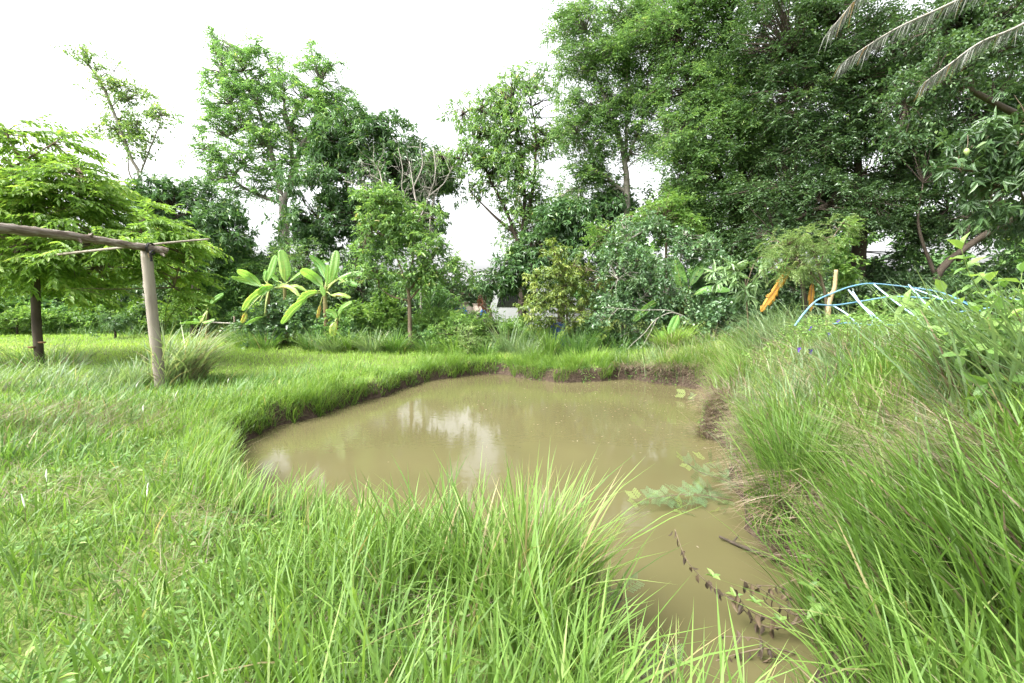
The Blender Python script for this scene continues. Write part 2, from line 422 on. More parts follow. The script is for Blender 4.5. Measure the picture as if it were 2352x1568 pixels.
def water_mat():
    m, n, l, b, out = new_mat('muddy_water')
    tc = n.new('ShaderNodeTexCoord')
    big = n.new('ShaderNodeTexNoise'); big.inputs['Scale'].default_value = 0.5; big.inputs['Detail'].default_value = 3
    l.new(tc.outputs['Object'], big.inputs['Vector'])
    r = ramp(n, [(0.35, (0.085, 0.077, 0.035)), (0.65, (0.100, 0.090, 0.042))])
    l.new(big.outputs['Fac'], r.inputs[0]); l.new(r.outputs[0], b.inputs['Base Color'])
    b.inputs['Roughness'].default_value = 0.02
    b.inputs['IOR'].default_value = 1.33
    mp = n.new('ShaderNodeMapping'); mp.inputs['Scale'].default_value = (1.0, 1.6, 1.0); mp.inputs['Rotation'].default_value = (0, 0, 0.35)
    l.new(tc.outputs['Object'], mp.inputs[0])
    n1 = n.new('ShaderNodeTexNoise'); n1.inputs['Scale'].default_value = 9.0; n1.inputs['Detail'].default_value = 3; n1.inputs['Roughness'].default_value = 0.5
    l.new(mp.outputs[0], n1.inputs['Vector'])
    # the breeze ruffles some patches more than others
    n2 = n.new('ShaderNodeTexNoise'); n2.inputs['Scale'].default_value = 0.35; n2.inputs['Detail'].default_value = 2
    l.new(tc.outputs['Object'], n2.inputs['Vector'])
    mr = n.new('ShaderNodeMapRange'); mr.inputs['From Min'].default_value = 0.4; mr.inputs['From Max'].default_value = 0.65
    mr.inputs['To Min'].default_value = 0.25; mr.inputs['To Max'].default_value = 1.0
    l.new(n2.outputs['Fac'], mr.inputs['Value'])
    mul = n.new('ShaderNodeMath'); mul.operation = 'MULTIPLY'
    l.new(n1.outputs['Fac'], mul.inputs[0]); l.new(mr.outputs[0], mul.inputs[1])
    bp = n.new('ShaderNodeBump'); bp.inputs['Strength'].default_value = 0.06; bp.inputs['Distance'].default_value = 0.04
    l.new(mul.outputs[0], bp.inputs['Height']); l.new(bp.outputs[0], b.inputs['Normal'])
    return m

# ---------------------------------------------------------------- the ground with the pond
WATER_Z = -0.30
shore_uv = [(566, 1018), (640, 986), (740, 950), (870, 915), (960, 882), (1060, 864), (1140, 860), (1190, 868), (1260, 876),
            (1340, 879), (1440, 870), (1500, 882), (1590, 890)]
shore = [on_plane(u, v, WATER_Z)[:2] for u, v in shore_uv]
shore += [on_plane(u, v, WATER_Z)[:2] for u, v in [(1640, 925), (1600, 985), (1660, 1020), (1650, 1085), (1715, 1180), (1770, 1262), (1860, 1318), (1890, 1365), (1875, 1450), (1850, 1540)]]
shore += [np.array(p) for p in [(1.15, 1.55), (0.70, 1.35), (0.42, 1.65), (0.36, 2.05), (0.26, 2.42), (-0.06, 2.72), (-0.55, 2.95), (-1.2, 3.25), (-1.9, 3.65), (-2.6, 4.3), (-3.2, 5.1), (-3.5, 5.75)]]
pond = smooth_path(np.vstack([shore, shore[:1]]), 8)[:-1]
_seglen = np.linalg.norm(np.roll(pond, -1, 0) - pond, axis=1)
# resample evenly
_cum = np.concatenate([[0], np.cumsum(_seglen)])
_n = int(_cum[-1] / 0.07)
_s = np.linspace(0, _cum[-1], _n, endpoint=False)
_cl = np.vstack([pond, pond[:1]])
pond = np.stack([np.interp(_s, _cum, _cl[:, 0]), np.interp(_s, _cum, _cl[:, 1])], -1)
_tan = unit(np.roll(pond, -1, 0) - np.roll(pond, 1, 0))
_nor = np.stack([_tan[:, 1], -_tan[:, 0]], -1)
_area = 0.5 * np.sum(pond[:, 0] * np.roll(pond[:, 1], -1) - np.roll(pond[:, 0], -1) * pond[:, 1])
if _area < 0:
    _nor = -_nor                     # outward
pond = pond + _nor * ((vnoise(_s, _s * 0 + 3, 0.4, 1) - 0.5) * 0.30 + (vnoise(_s, _s * 0 + 9, 0.13, 2) - 0.5) * 0.10)[:, None]
pond_lo = pond[::4]

def pond_sd(x, y):
    """distance from the shore, positive on land"""
    x = np.asarray(x, float).ravel(); y = np.asarray(y, float).ravel()
    out = np.empty(len(x))
    a, b = pond_lo, np.roll(pond_lo, -1, 0)
    e = b - a; ee = (e * e).sum(1)
    for i in range(0, len(x), 20000):
        p = np.stack([x[i:i + 20000], y[i:i + 20000]], -1)[:, None]
        w = p - a[None]
        tt = np.clip((w * e[None]).sum(2) / ee, 0, 1)
        dd = np.sqrt((((w - e[None] * tt[..., None])) ** 2).sum(2).min(1))
        c1 = (a[None, :, 1] <= p[..., 1]) != (b[None, :, 1] <= p[..., 1])
        xi = a[None, :, 0] + (p[..., 1] - a[None, :, 1]) / np.where(e[None, :, 1] == 0, 1e-9, e[None, :, 1]) * e[None, :, 0]
        inside = (c1 & (p[..., 0] < xi)).sum(1) % 2 == 1
        out[i:i + 20000] = np.where(inside, -dd, dd)
    return out

def sstep(a, b, x):
    s = np.clip((x - a) / (b - a), 0, 1)
    return s * s * (3 - 2 * s)

def ground_z(x, y, sd=None):
    x = np.asarray(x, float).ravel(); y = np.asarray(y, float).ravel()
    if sd is None:
        sd = pond_sd(x, y)
    rough = (vnoise(x, y, 1.3, 3) - 0.5) * 0.10 + (vnoise(x, y, 0.35, 4) - 0.5) * 0.04
    # spoil heaped along the bank on the right side
    mound = 0.75 * sstep(0.0, 1.5, sd) * sstep(1.4, 3.2, x - 0.10 * y) * sstep(0.5, 3.5, y) * (1 - 0.6 * sstep(9.5, 13, y)) * (1 - sstep(12, 25, x))
    step = 0.20 * sstep(0.03, 0.24, sd) * sstep(1.0, 2.2, x - 0.10 * y) * (1 - sstep(8.5, 11.5, y)) * sstep(1.2, 2.2, y)
    land = rough * sstep(0, 0.6, sd) + mound + step
    lip = -0.06 * (1 - sstep(0, 0.35, sd))
    prof = np.interp(sd, [-1.2, -0.4, -0.08, 0.0, 0.04, 0.09, 0.16, 0.3], [-1.0, -0.7, -0.42, -0.34, -0.20, -0.08, -0.02, 0.0])
    return prof + np.where(sd > 0.0, land + lip * 0.5, 0)

def on_ground(u, v, z0=0.0):
    p = on_plane(u, v, z0)
    for _ in range(6):
        p = on_plane(u, v, float(ground_z([p[0]], [p[1]])[0]))
    return p

def gz(x, y):
    return float(ground_z([x], [y])[0])

def foot(u, Y):
    """ground point at the forward distance Y below the picture column u"""
    x = (u - 1176.0) / F * Y / (CP) 
    return np.array([x, Y, gz(x, Y)])

def build_ground():
    def axis(lo, hi, step, far_lo, far_hi):
        a = list(np.arange(lo, hi + 1e-6, step))
        g, x = step, lo
        left = []
        while x > far_lo:
            g *= 1.35; x -= g; left.append(x)
        g, x = step, hi
        right = []
        while x < far_hi:
            g *= 1.35; x += g; right.append(x)
        return np.array(left[::-1] + a + right)
    X, Y = np.meshgrid(axis(-7, 8, 0.13, -900, 900), axis(0.4, 14, 0.13, -300, 1500))
    pts = np.stack([X.ravel(), Y.ravel()], -1)
    pts = pts + rng.uniform(-0.02, 0.02, pts.shape)
    sd = pond_sd(pts[:, 0], pts[:, 1])
    pts = pts[(sd > 0.24) | (sd < -0.5)]
    rings = [pond + _nor * o for o in (-0.4, -0.08, 0.0, 0.04, 0.09, 0.16)]
    allp = np.vstack([pts] + rings)
    res = geometry.delaunay_2d_cdt([Vector(p) for p in allp.tolist()], [], [], 0, 1e-5)
    V2 = np.array([tuple(v) for v in res[0]])
    tri = np.array([f for f in res[2] if len(f) == 3])
    sd = pond_sd(V2[:, 0], V2[:, 1])
    z = ground_z(V2[:, 0], V2[:, 1], sd)
    bank = (sd > -0.05) & (sd < 0.2)
    z = z + np.where(bank, (vnoise(V2[:, 0], V2[:, 1], 0.11, 8) - 0.5) * 0.06, 0)
    me = mesh_from('ground', np.column_stack([V2, z]), [tri], None, True)
    at = me.attributes.new('turf', 'FLOAT', 'POINT')
    at.data.foreach_set('value', np.clip((sd - 0.10) / 0.25, 0, 1).astype(np.float32) * 0.7)
    return link('ground', me, ground_mat(), kind='structure')

build_ground()

def build_water():
    """one sheet that ends inside the banks"""
    ring = pond + _nor * 0.06
    c = np.array([1.6, 7.0])
    pts = [Vector(p) for p in ring.tolist()]
    n = len(pts)
    res = geometry.delaunay_2d_cdt(pts, [(i, (i + 1) % n) for i in range(n)], [list(range(n))], 1, 1e-6)
    V2 = np.array([tuple(v) for v in res[0]])
    tri = [f for f in res[2]]
    me = bpy.data.meshes.new('pond_water')
    me.from_pydata([(a, b, WATER_Z) for a, b in V2], [], tri)
    me.update()
    return link('pond_water', me, water_mat(), kind='structure')

build_water()

# ---------------------------------------------------------------- sprays of leaves and trees
UP = np.array([0, 0, 1.0])

def sprays(C, O, twigs, per, R, style):
    """leaf positions along twigs that grow from clump centres C in the directions O"""
    n = len(C)
    r3 = rng.normal(0, 1, (n, twigs, 3))
    out = {'mango': 0.9, 'pinnate': 0.6, 'broad': 0.5, 'layer': 1.3, 'hang': 0.5, 'feather': 0.8}[style]
    D = unit(unit(r3) + out * O[:, None])
    if style == 'layer':
        D[..., 2] = D[..., 2] * 0.25 - 0.05; D = unit(D)
    elif style == 'pinnate':
        D[..., 2] *= 0.7; D = unit(D)
    elif style == 'hang':
        D[..., 2] -= 0.6; D = unit(D)
    Ln = R * rng.uniform(0.55, 1.15, (n, twigs))
    s = (np.arange(per) + 0.7) / per
    if style == 'mango':
        s = s ** 0.45
    sag = {'mango': 0.1, 'pinnate': 0.25, 'broad': 0.15, 'layer': 0.22, 'hang': 0.3, 'feather': 0.35}[style]
    P = C[:, None, None] + D[:, :, None] * (Ln[..., None] * s)[..., None]
    P[..., 2] -= (sag * Ln[..., None] * s ** 2)
    sgn = np.where(np.arange(per) % 2 == 0, 1.0, -1.0)[None, None, :, None]
    S = unit(np.cross(D, UP + rng.normal(0, 0.25, D.shape)))
    jit = rng.normal(0, 1, P.shape)
    if style == 'mango':
        ang = rng.uniform(0, 2 * math.pi, P.shape[:3])[..., None]
        B = np.cross(D, S)
        d = 0.55 * D[:, :, None] + np.cos(ang) * S[:, :, None] + np.sin(ang) * B[:, :, None] - 0.55 * UP
        nr = UP + 0.6 * D[:, :, None] + 0.5 * jit
    elif style in ('pinnate', 'feather'):
        d = 0.5 * D[:, :, None] + sgn * S[:, :, None] * 0.9 + 0.25 * jit - 0.1 * UP
        nr = UP + 0.45 * jit
    elif style == 'layer':
        d = 0.8 * D[:, :, None] + sgn * S[:, :, None] * 0.7 - 0.45 * UP + 0.2 * jit
        nr = UP + 0.4 * jit
    else:
        d = 0.4 * D[:, :, None] + sgn * S[:, :, None] * 0.7 + 0.5 * jit - 0.25 * UP
        nr = UP + 0.6 * jit
    tc = rng.normal(0, 0.13, (n, 1, 1)) + rng.normal(0, 0.17, P.shape[:3]) + 0.45
    ends = C[:, None] + D * Ln[..., None] - UP * (sag * Ln)[..., None]
    return P.reshape(-1, 3), d.reshape(-1, 3), np.broadcast_to(nr, P.shape).reshape(-1, 3), np.clip(tc, 0, 1).ravel(), (np.repeat(C, twigs, 0), ends.reshape(-1, 3))

leaf_mesh_cache = {}
def leaf_piece(L, Wd, mat, kind):
    """a few shared leaf meshes per kind, for leaves that are objects of their own"""
    key = (mat.name, kind, round(L, 3))
    if key not in leaf_mesh_cache:
        arr = []
        for k in range(5):
            g = Geo()
            hex_leaves(g, np.zeros((1, 3)), np.array([[0, 1.0, 0]]), np.array([[0, 0, 1.0]]), L * (0.8 + 0.1 * k), Wd * (0.85 + 0.08 * k), np.array([0.2 + 0.15 * k]), 0.2, 0.22)
            me = g.mesh('leaf')
            me.materials.append(mat)
            arr.append(me)
        leaf_mesh_cache[key] = arr
    return leaf_mesh_cache[key]

def leaf_objects(parent, P, d, nr, L, Wd, mat, kind='leaf'):
    arr = leaf_piece(L, Wd, mat, kind)
    d = unit(d); s = unit(np.cross(d, nr)); u = np.cross(s, d)
    base = np.array(parent.location)
    par = parent
    while par.parent is not None:
        par = par.parent
    ks = rng.integers(0, 5, len(P))
    from mathutils import Matrix
    inv = parent.matrix_basis.inverted() if parent.parent is None else None
    for i in range(len(P)):
        o = bpy.data.objects.new(kind, arr[ks[i]])
        COL.objects.link(o)
        o.parent = parent
        m = Matrix(((s[i, 0], d[i, 0], u[i, 0], P[i, 0] - base[0]), (s[i, 1], d[i, 1], u[i, 1], P[i, 1] - base[1]), (s[i, 2], d[i, 2], u[i, 2], P[i, 2] - base[2]), (0, 0, 0, 1)))
        o.matrix_basis = m

def in_blobs(blobs, Y, n_clumps, shell=0.5, bough=8):
    """clump centres spread through the crown's volume, denser outside"""
    vol = np.array([b[2] * b[3] for b in blobs], float) ** 0.9
    cnt = np.maximum(1, np.round(n_clumps * vol / vol.sum())).astype(int)
    C, O, cents = [], [], []
    for b, k in zip(blobs, cnt):
        Yb = Y + (b[4] if len(b) > 4 else 0)
        c = W(b[0], b[1], Yb)
        rx, rz = b[2] * px(Yb), b[3] * px(Yb)
        ry = (b[5] if len(b) > 5 else 0.85) * math.sqrt(rx * rz)
        nb = max(3, int(k / bough))
        q = unit(rng.normal(0, 1, (nb, 3)))
        rad = (shell + (1 - shell) * rng.random(nb)) ** 0.8 * rng.uniform(0.7, 1.05, nb)
        bc = q * rad[:, None] * np.array([rx, ry, rz])
        # each bough is a flattened, outward drooping cushion of clumps
        i = np.concatenate([np.arange(nb), rng.integers(0, nb, max(0, k - nb))])[:max(k, nb)]
        sz = 1.15 * math.sqrt(rx * rz) / nb ** 0.42
        off = rng.normal(0, 1, (len(i), 3)) * np.array([1, 1, .42]) * sz * .68
        off[:, 2] -= (off[:, 0] ** 2 + off[:, 1] ** 2) / max(sz, .05) * .25
        p = bc[i] + off
        C.append(c + p); O.append(unit(unit(off + 1e-6) * .6 + q[i] * 0.5 + np.array([0, 0, 0.25]))); cents.append((c, k))
    return np.vstack(C), np.vstack(O), cents

def tree(name, label, cat, Y, blobs, trunk=None, r0=0.15, limbs=(), style='broad', n_clumps=300, twigs=6, per=7, R=0.6, L=0.12, Wd=0.05,
         mat='dark', bark='bark_dark', group=None, single=0, foot_uv=None, shape='quad', shell=0.45, twig_r=0.012, lim=True, wood='trunk', min_z=0.15, bough=8):
    if trunk is None:
        b = blobs[0]
        trunk = [(foot_uv[0] if foot_uv else b[0], None), (b[0], b[1] + b[3] * 0.2)]
    tp = []
    for q in trunk:
        dy = q[2] if len(q) > 2 else 0
        if q[1] is None:
            f = foot(q[0], Y + dy); f[2] -= 0.1; tp.append(f)
        else:
            tp.append(W(q[0], q[1], Y + dy))
    tp = np.array(tp)
    base = tp[0].copy(); base[2] = gz(base[0], base[1])
    root = empty(name, base, label, cat, group)
    g = Geo()
    path = smooth_path(tp, 6)
    tube(g, path, np.linspace(r0, r0 * 0.55, len(path)), 8, wob=0.05)
    nodes = [path[len(path) // 2:]]
    for lb in limbs:
        lp = np.array([W(q[0], q[1], Y + (q[2] if len(q) > 2 else 0)) for q in lb])
        lpath = smooth_path(lp, 6)
        tube(g, lpath, np.linspace(r0 * 0.5, r0 * 0.10, len(lpath)), 6, wob=0.05)
        nodes.append(lpath[1:])
    nodes = np.vstack(nodes)
    C, O, cents = in_blobs(blobs, Y, n_clumps, shell, bough)
    keep = C[:, 2] > ground_z(C[:, 0], C[:, 1]) + min_z
    C, O = C[keep], O[keep]
    if lim:
        for c, k in cents:
            j = np.argmin(((nodes - c) ** 2).sum(1) + 4 * np.maximum(0, nodes[:, 2] - c[2]) ** 2)
            st = nodes[j]
            if np.linalg.norm(c - st) > 0.5:
                midp = (st + c) / 2 + np.array([0, 0, 0.12]) * np.linalg.norm(c - st) + rng.normal(0, 0.08, 3)
                lpath = smooth_path([st, midp, c], 5)
                tube(g, lpath, np.linspace(r0 * 0.32, r0 * 0.12, len(lpath)), 5, wob=0.05)
                nodes = np.vstack([nodes, lpath[2:]])
    nn = nodes[::2]
    if len(C):
        st = np.empty_like(C)
        for i in range(len(C)):
            dd = ((nn - C[i]) ** 2).sum(1) + 2 * np.maximum(0, nn[:, 2] - C[i, 2]) ** 2
            st[i] = nn[np.argmin(dd)]
        twigs_batch(g, st, C, twig_r * 1.8, twig_r * 0.7, 0.06)
    P, d, nr, t, (ta, tb) = sprays(C, O, twigs, per, R, style)
    sel = rng.random(len(ta)) < 0.14
    twigs_batch(g, ta[sel], tb[sel], twig_r * 0.6, twig_r * 0.25, 0.0)
    link(wood, g, M[bark], root, smooth=True)
    Ls = L * rng.uniform(0.7, 1.25, len(P)); Ws = Wd * rng.uniform(0.75, 1.2, len(P))
    mask = np.ones(len(P), bool)
    if single:
        # the leaves that face the viewer and are lit from the open side, as pieces of their own
        score = P[:, 1] + rng.normal(0, 0.25, len(P))
        idx = np.argsort(score)[:min(single, len(P))]
        mask[idx] = False
        leaf_objects(root, P[idx], d[idx], nr[idx], L, Wd, M[mat])
    fg = Geo()
    (hex_leaves if shape == 'hex' else quad_leaves)(fg, P[mask], d[mask], nr[mask], Ls[mask], Ws[mask], t[mask])
    link('foliage', fg, M[mat], root, kind='stuff')
    return root

# ---------------------------------------------------------------- trees, from left to right
tree('drooping_tree', 'bright yellow-green tree with layered drooping branches behind the log trellis', 'tree', 10.5,
     [(40, 560, 130, 50, -.2), (200, 560, 120, 45, .2), (320, 500, 80, 40, .2), (110, 440, 130, 60, .3), (30, 500, 140, 70, .6), (90, 325, 80, 30, 0), (10, 300, 90, 30, 0.2), (190, 400, 70, 30, 0), (40, 400, 150, 100, 0), (150, 470, 150, 80, 0.4), (280, 545, 130, 55, 0.2), (60, 590, 150, 80, 1.8), (230, 620, 130, 50, 1.6), (350, 590, 90, 45, 0.3), (-140, 470, 150, 180, 1.2), (130, 660, 130, 36, 2.2), (400, 660, 40, 35, 1.0)],
     trunk=[(-190, None, 1.0), (-185, 720, 1.0), (-160, 560, 0.8)], r0=0.11,
     limbs=[[(-160, 600, .8), (60, 480, .4), (250, 470, .2)], [(-160, 640, .8), (60, 570, .6), (330, 560, .3), (440, 590, .3)], [(-160, 560, .8), (-20, 420, .4), (120, 330, .2)]],
     style='layer', n_clumps=540, twigs=5, per=14, R=0.75, L=0.16, Wd=0.065, mat='bright', bark='bark_brown', single=300, shape='quad', shell=0.3, twig_r=0.010)

tree('sparse_tall_tree', 'thin leaning tree with sparse leaves against the sky', 'tree', 22,
     [(195, 120, 26, 14), (205, 150, 26, 14), (232, 185, 30, 22), (262, 165, 14, 18), (265, 195, 40, 24), (275, 250, 34, 22), (258, 280, 30, 18), (300, 315, 26, 30), (315, 300, 22, 18), (345, 290, 34, 30), (370, 255, 26, 18), (240, 300, 30, 15), (318, 345, 20, 22), (290, 230, 30, 14)],
     trunk=[(336, None), (325, 440), (300, 360), (262, 260), (232, 190), (200, 145)], r0=0.085,
     limbs=[[(325, 440), (298, 400), (292, 350), (270, 300)], [(318, 410), (345, 340), (365, 290), (372, 262)], [(285, 310), (250, 290), (225, 285)]],
     style='broad', n_clumps=160, twigs=4, per=6, R=0.5, L=0.17, Wd=0.08, mat='sparse', bark='bark_grey', shell=0.2, twig_r=0.015)

tree('round_mango_tree', 'round dense dark mango tree below the sparse leaning tree', 'tree', 19,
     [(385, 470, 75, 65), (450, 480, 85, 60, 0.3), (520, 520, 55, 55, 0), (430, 550, 110, 60, 0.4), (340, 540, 50, 60, 0.5), (520, 580, 60, 50, 0.8)],
     trunk=[(450, None), (450, 640), (445, 560)], r0=0.2, style='mango', n_clumps=520, twigs=5, per=7, R=0.42, L=0.26, Wd=0.075, mat='mango', single=0, shell=0.55)

tree('tall_grey_trunk_tree', 'tallest tree with forked pale grey trunk standing behind the banana plants', 'tree', 22,
     [(535, 110, 32, 40), (505, 165, 38, 40), (585, 120, 40, 42), (575, 190, 60, 50), (530, 240, 55, 50), (650, 180, 50, 40), (735, 165, 45, 38), (765, 190, 32, 40), (690, 230, 70, 55), (610, 260, 60, 55), (520, 315, 48, 40), (560, 380, 60, 40), (505, 360, 30, 30), (640, 330, 55, 50), (730, 300, 60, 50), (790, 250, 40, 40), (600, 430, 60, 28), (690, 390, 50, 40), (520, 420, 35, 25), (455, 340, 14, 10)],
     trunk=[(655, None), (654, 560), (650, 468), (645, 455)], r0=0.27,
     limbs=[[(650, 468), (635, 400), (610, 300), (575, 200), (545, 130)], [(652, 468), (672, 400), (668, 300), (690, 240), (745, 180)], [(652, 465), (690, 340), (720, 300), (780, 250)], [(648, 466), (600, 450), (560, 430), (520, 400)], [(668, 300), (655, 260), (652, 200)], [(622, 340), (570, 290), (520, 230)]],
     style='pinnate', n_clumps=640, twigs=5, per=10, R=0.5, L=0.17, Wd=0.062, mat='cassia', bark='bark_grey', bough=14, shell=0.3, twig_r=0.018)

tree('large_mango_tree', 'large dark mango tree between the tall grey trunk and the leafless branches', 'tree', 19.5,
     [(800, 310, 80, 70), (870, 320, 75, 60, 0.3), (760, 400, 80, 70, 0.2), (860, 420, 100, 70, 0.5), (930, 400, 80, 70, 0.8), (980, 380, 55, 60, 1), (760, 500, 80, 55, 0.4), (700, 540, 60, 50, 0.8), (850, 520, 90, 60, 0.8), (960, 480, 50, 60, 1.2), (1005, 400, 30, 45, 1.5)],
     trunk=[(830, None), (825, 620), (835, 520)], r0=0.24, limbs=[[(835, 560), (800, 450), (790, 340)], [(835, 540), (880, 430), (900, 340)]],
     style='mango', n_clumps=900, twigs=5, per=7, R=0.45, L=0.26, Wd=0.075, mat='mango', bark='bark_dark', shell=0.5)

tree('open_mango_tree', 'upright mango tree with see-through crown against the white sky', 'tree', 19.5,
     [(1165, 215, 55, 38), (1220, 215, 50, 42), (1120, 260, 55, 40), (1190, 290, 70, 55), (1090, 320, 55, 50), (1240, 320, 34, 60), (1150, 370, 70, 60), (1070, 370, 34, 36), (1210, 420, 55, 60), (1135, 410, 50, 34), (1190, 510, 60, 50), (1240, 500, 40, 60), (1060, 260, 25, 25), (1020, 360, 30, 30)],
     trunk=[(1200, None), (1198, 600), (1195, 560)], r0=0.2,
     limbs=[[(1195, 570), (1165, 490), (1120, 400), (1090, 320)], [(1197, 565), (1205, 450), (1195, 330), (1175, 230)], [(1197, 560), (1225, 420), (1230, 300), (1215, 220)], [(1190, 540), (1140, 500), (1080, 440)]],
     style='mango', n_clumps=640, twigs=4, per=6, R=0.42, L=0.22, Wd=0.062, mat='guava', bark='bark_dark', bough=12, shell=0.2, twig_r=0.016)

tree('tall_feathery_tree', 'tall feathery-leaved tree rising at the edge of the white sky', 'tree', 17,
     [(1340, 60, 60, 60), (1420, 40, 80, 60), (1330, 140, 40, 50), (1400, 140, 80, 60), (1480, 120, 70, 80), (1350, 240, 50, 60), (1420, 240, 70, 60), (1320, 300, 48, 45), (1480, 230, 50, 70), (1380, 320, 60, 40), (1350, 380, 45, 40), (1460, 330, 50, 40), (1400, 420, 50, 35, 0.6), (1330, 430, 55, 45, 0.6), (1500, 40, 60, 60)],
     trunk=[(1445, None), (1440, 450), (1436, 380), (1420, 300)], r0=0.14,
     limbs=[[(1436, 370), (1400, 250), (1360, 150), (1340, 60)], [(1438, 350), (1440, 220), (1440, 90)], [(1438, 370), (1480, 260), (1490, 150)], [(1436, 440), (1410, 420), (1370, 380)]],
     style='pinnate', n_clumps=900, twigs=7, per=9, R=0.55, L=0.112, Wd=0.05, mat='feather', bark='bark_grey', shell=0.3, twig_r=0.012)

tree('broad_tamarind_tree', 'broad tamarind with deep green feathery crown in the middle of the dense grove', 'tree', 15.5,
     [(1560, 60, 90, 90), (1660, 40, 110, 100), (1590, 190, 100, 90), (1700, 170, 110, 100), (1560, 310, 90, 80, -.3), (1660, 310, 110, 90, -.5), (1760, 330, 90, 90), (1600, 420, 90, 70, -.2), (1720, 450, 110, 80, -.4), (1560, 500, 70, 60), (1660, 540, 100, 70)],
     trunk=[(1690, None, .6), (1690, 640, .6), (1700, 520, .6), (1710, 420, .5)], r0=0.3,
     limbs=[[(1700, 500, .6), (1640, 380, .2), (1590, 230, 0), (1560, 100, 0)], [(1705, 480, .6), (1700, 320, .3), (1690, 160, 0), (1670, 60, 0)], [(1705, 500, .6), (1760, 400, .2), (1770, 320, 0)]],
     style='pinnate', n_clumps=1500, twigs=7, per=9, R=0.5, L=0.105, Wd=0.046, mat='feather', bark='bark_dark', shell=0.4, bough=5)

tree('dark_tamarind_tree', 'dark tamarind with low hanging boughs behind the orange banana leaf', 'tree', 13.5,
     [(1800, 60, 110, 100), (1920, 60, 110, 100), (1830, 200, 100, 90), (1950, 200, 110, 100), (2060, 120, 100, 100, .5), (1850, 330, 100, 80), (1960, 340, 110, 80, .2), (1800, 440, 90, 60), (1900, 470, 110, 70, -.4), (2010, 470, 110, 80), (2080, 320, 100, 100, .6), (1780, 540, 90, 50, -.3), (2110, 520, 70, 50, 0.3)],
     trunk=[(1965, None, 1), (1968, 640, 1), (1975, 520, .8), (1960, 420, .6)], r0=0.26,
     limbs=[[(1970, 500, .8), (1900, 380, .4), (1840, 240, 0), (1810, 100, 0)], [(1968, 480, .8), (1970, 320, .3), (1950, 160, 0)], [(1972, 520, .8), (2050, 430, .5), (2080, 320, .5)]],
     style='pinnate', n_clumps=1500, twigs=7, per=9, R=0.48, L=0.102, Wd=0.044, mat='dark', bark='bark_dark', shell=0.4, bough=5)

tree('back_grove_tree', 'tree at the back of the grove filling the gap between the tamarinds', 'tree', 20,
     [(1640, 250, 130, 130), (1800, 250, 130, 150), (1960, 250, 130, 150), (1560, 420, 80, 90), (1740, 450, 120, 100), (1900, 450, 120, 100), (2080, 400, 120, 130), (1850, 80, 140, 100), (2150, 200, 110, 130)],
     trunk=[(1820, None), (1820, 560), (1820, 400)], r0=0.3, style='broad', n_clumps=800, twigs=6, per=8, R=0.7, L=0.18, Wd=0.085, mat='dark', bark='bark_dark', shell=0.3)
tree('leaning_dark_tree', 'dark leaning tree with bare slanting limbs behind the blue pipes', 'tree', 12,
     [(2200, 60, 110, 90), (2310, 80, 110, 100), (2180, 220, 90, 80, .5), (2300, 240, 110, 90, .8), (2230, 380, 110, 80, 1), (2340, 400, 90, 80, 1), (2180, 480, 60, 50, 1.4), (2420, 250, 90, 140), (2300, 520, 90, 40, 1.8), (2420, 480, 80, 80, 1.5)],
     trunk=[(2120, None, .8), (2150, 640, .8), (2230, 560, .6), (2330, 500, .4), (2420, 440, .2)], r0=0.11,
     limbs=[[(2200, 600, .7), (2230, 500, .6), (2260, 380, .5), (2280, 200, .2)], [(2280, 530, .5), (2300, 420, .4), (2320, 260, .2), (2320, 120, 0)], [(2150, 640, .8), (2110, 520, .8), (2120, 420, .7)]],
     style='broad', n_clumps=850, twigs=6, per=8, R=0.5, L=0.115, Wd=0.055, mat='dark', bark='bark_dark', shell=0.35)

tree('hanging_mango_tree', 'nearest mango tree with glossy drooping leaves and green fruits at the picture edge', 'tree', 7.5,
     [(2290, 330, 100, 55), (2210, 330, 55, 40), (2340, 410, 80, 50), (2270, 430, 60, 40), (2360, 270, 70, 50), (2390, 480, 60, 40, .2), (2200, 385, 30, 20)],
     trunk=[(2650, None, .8), (2620, 600, .7), (2520, 440, .4)], r0=0.16, limbs=[[(2520, 440, .4), (2400, 370, .1), (2260, 330, 0)], [(2520, 450, .4), (2420, 430, .2), (2300, 420, 0)]],
     style='mango', n_clumps=120, twigs=5, per=8, R=0.34, L=0.17, Wd=0.045, mat='dark', bark='bark_brown', single=300, shape='hex', shell=0.3, twig_r=0.007)
tree('small_leaved_tree', 'grey-green small-leaved branch hanging under the palm fronds', 'tree', 8.5,
     [(2130, 190, 70, 40), (2080, 240, 50, 35), (2190, 150, 80, 40), (2060, 300, 32, 30), (2270, 130, 90, 60)],
     trunk=[(2640, None, 1.4), (2600, 500, 1.4), (2480, 330, 1.0)], r0=0.16, limbs=[[(2480, 330, 1.0), (2330, 260, .4), (2180, 190, 0), (2080, 240, 0)]],
     style='broad', n_clumps=120, twigs=5, per=9, R=0.4, L=0.085, Wd=0.045, mat='dark', bark='bark_dark', shell=0.3, twig_r=0.008)

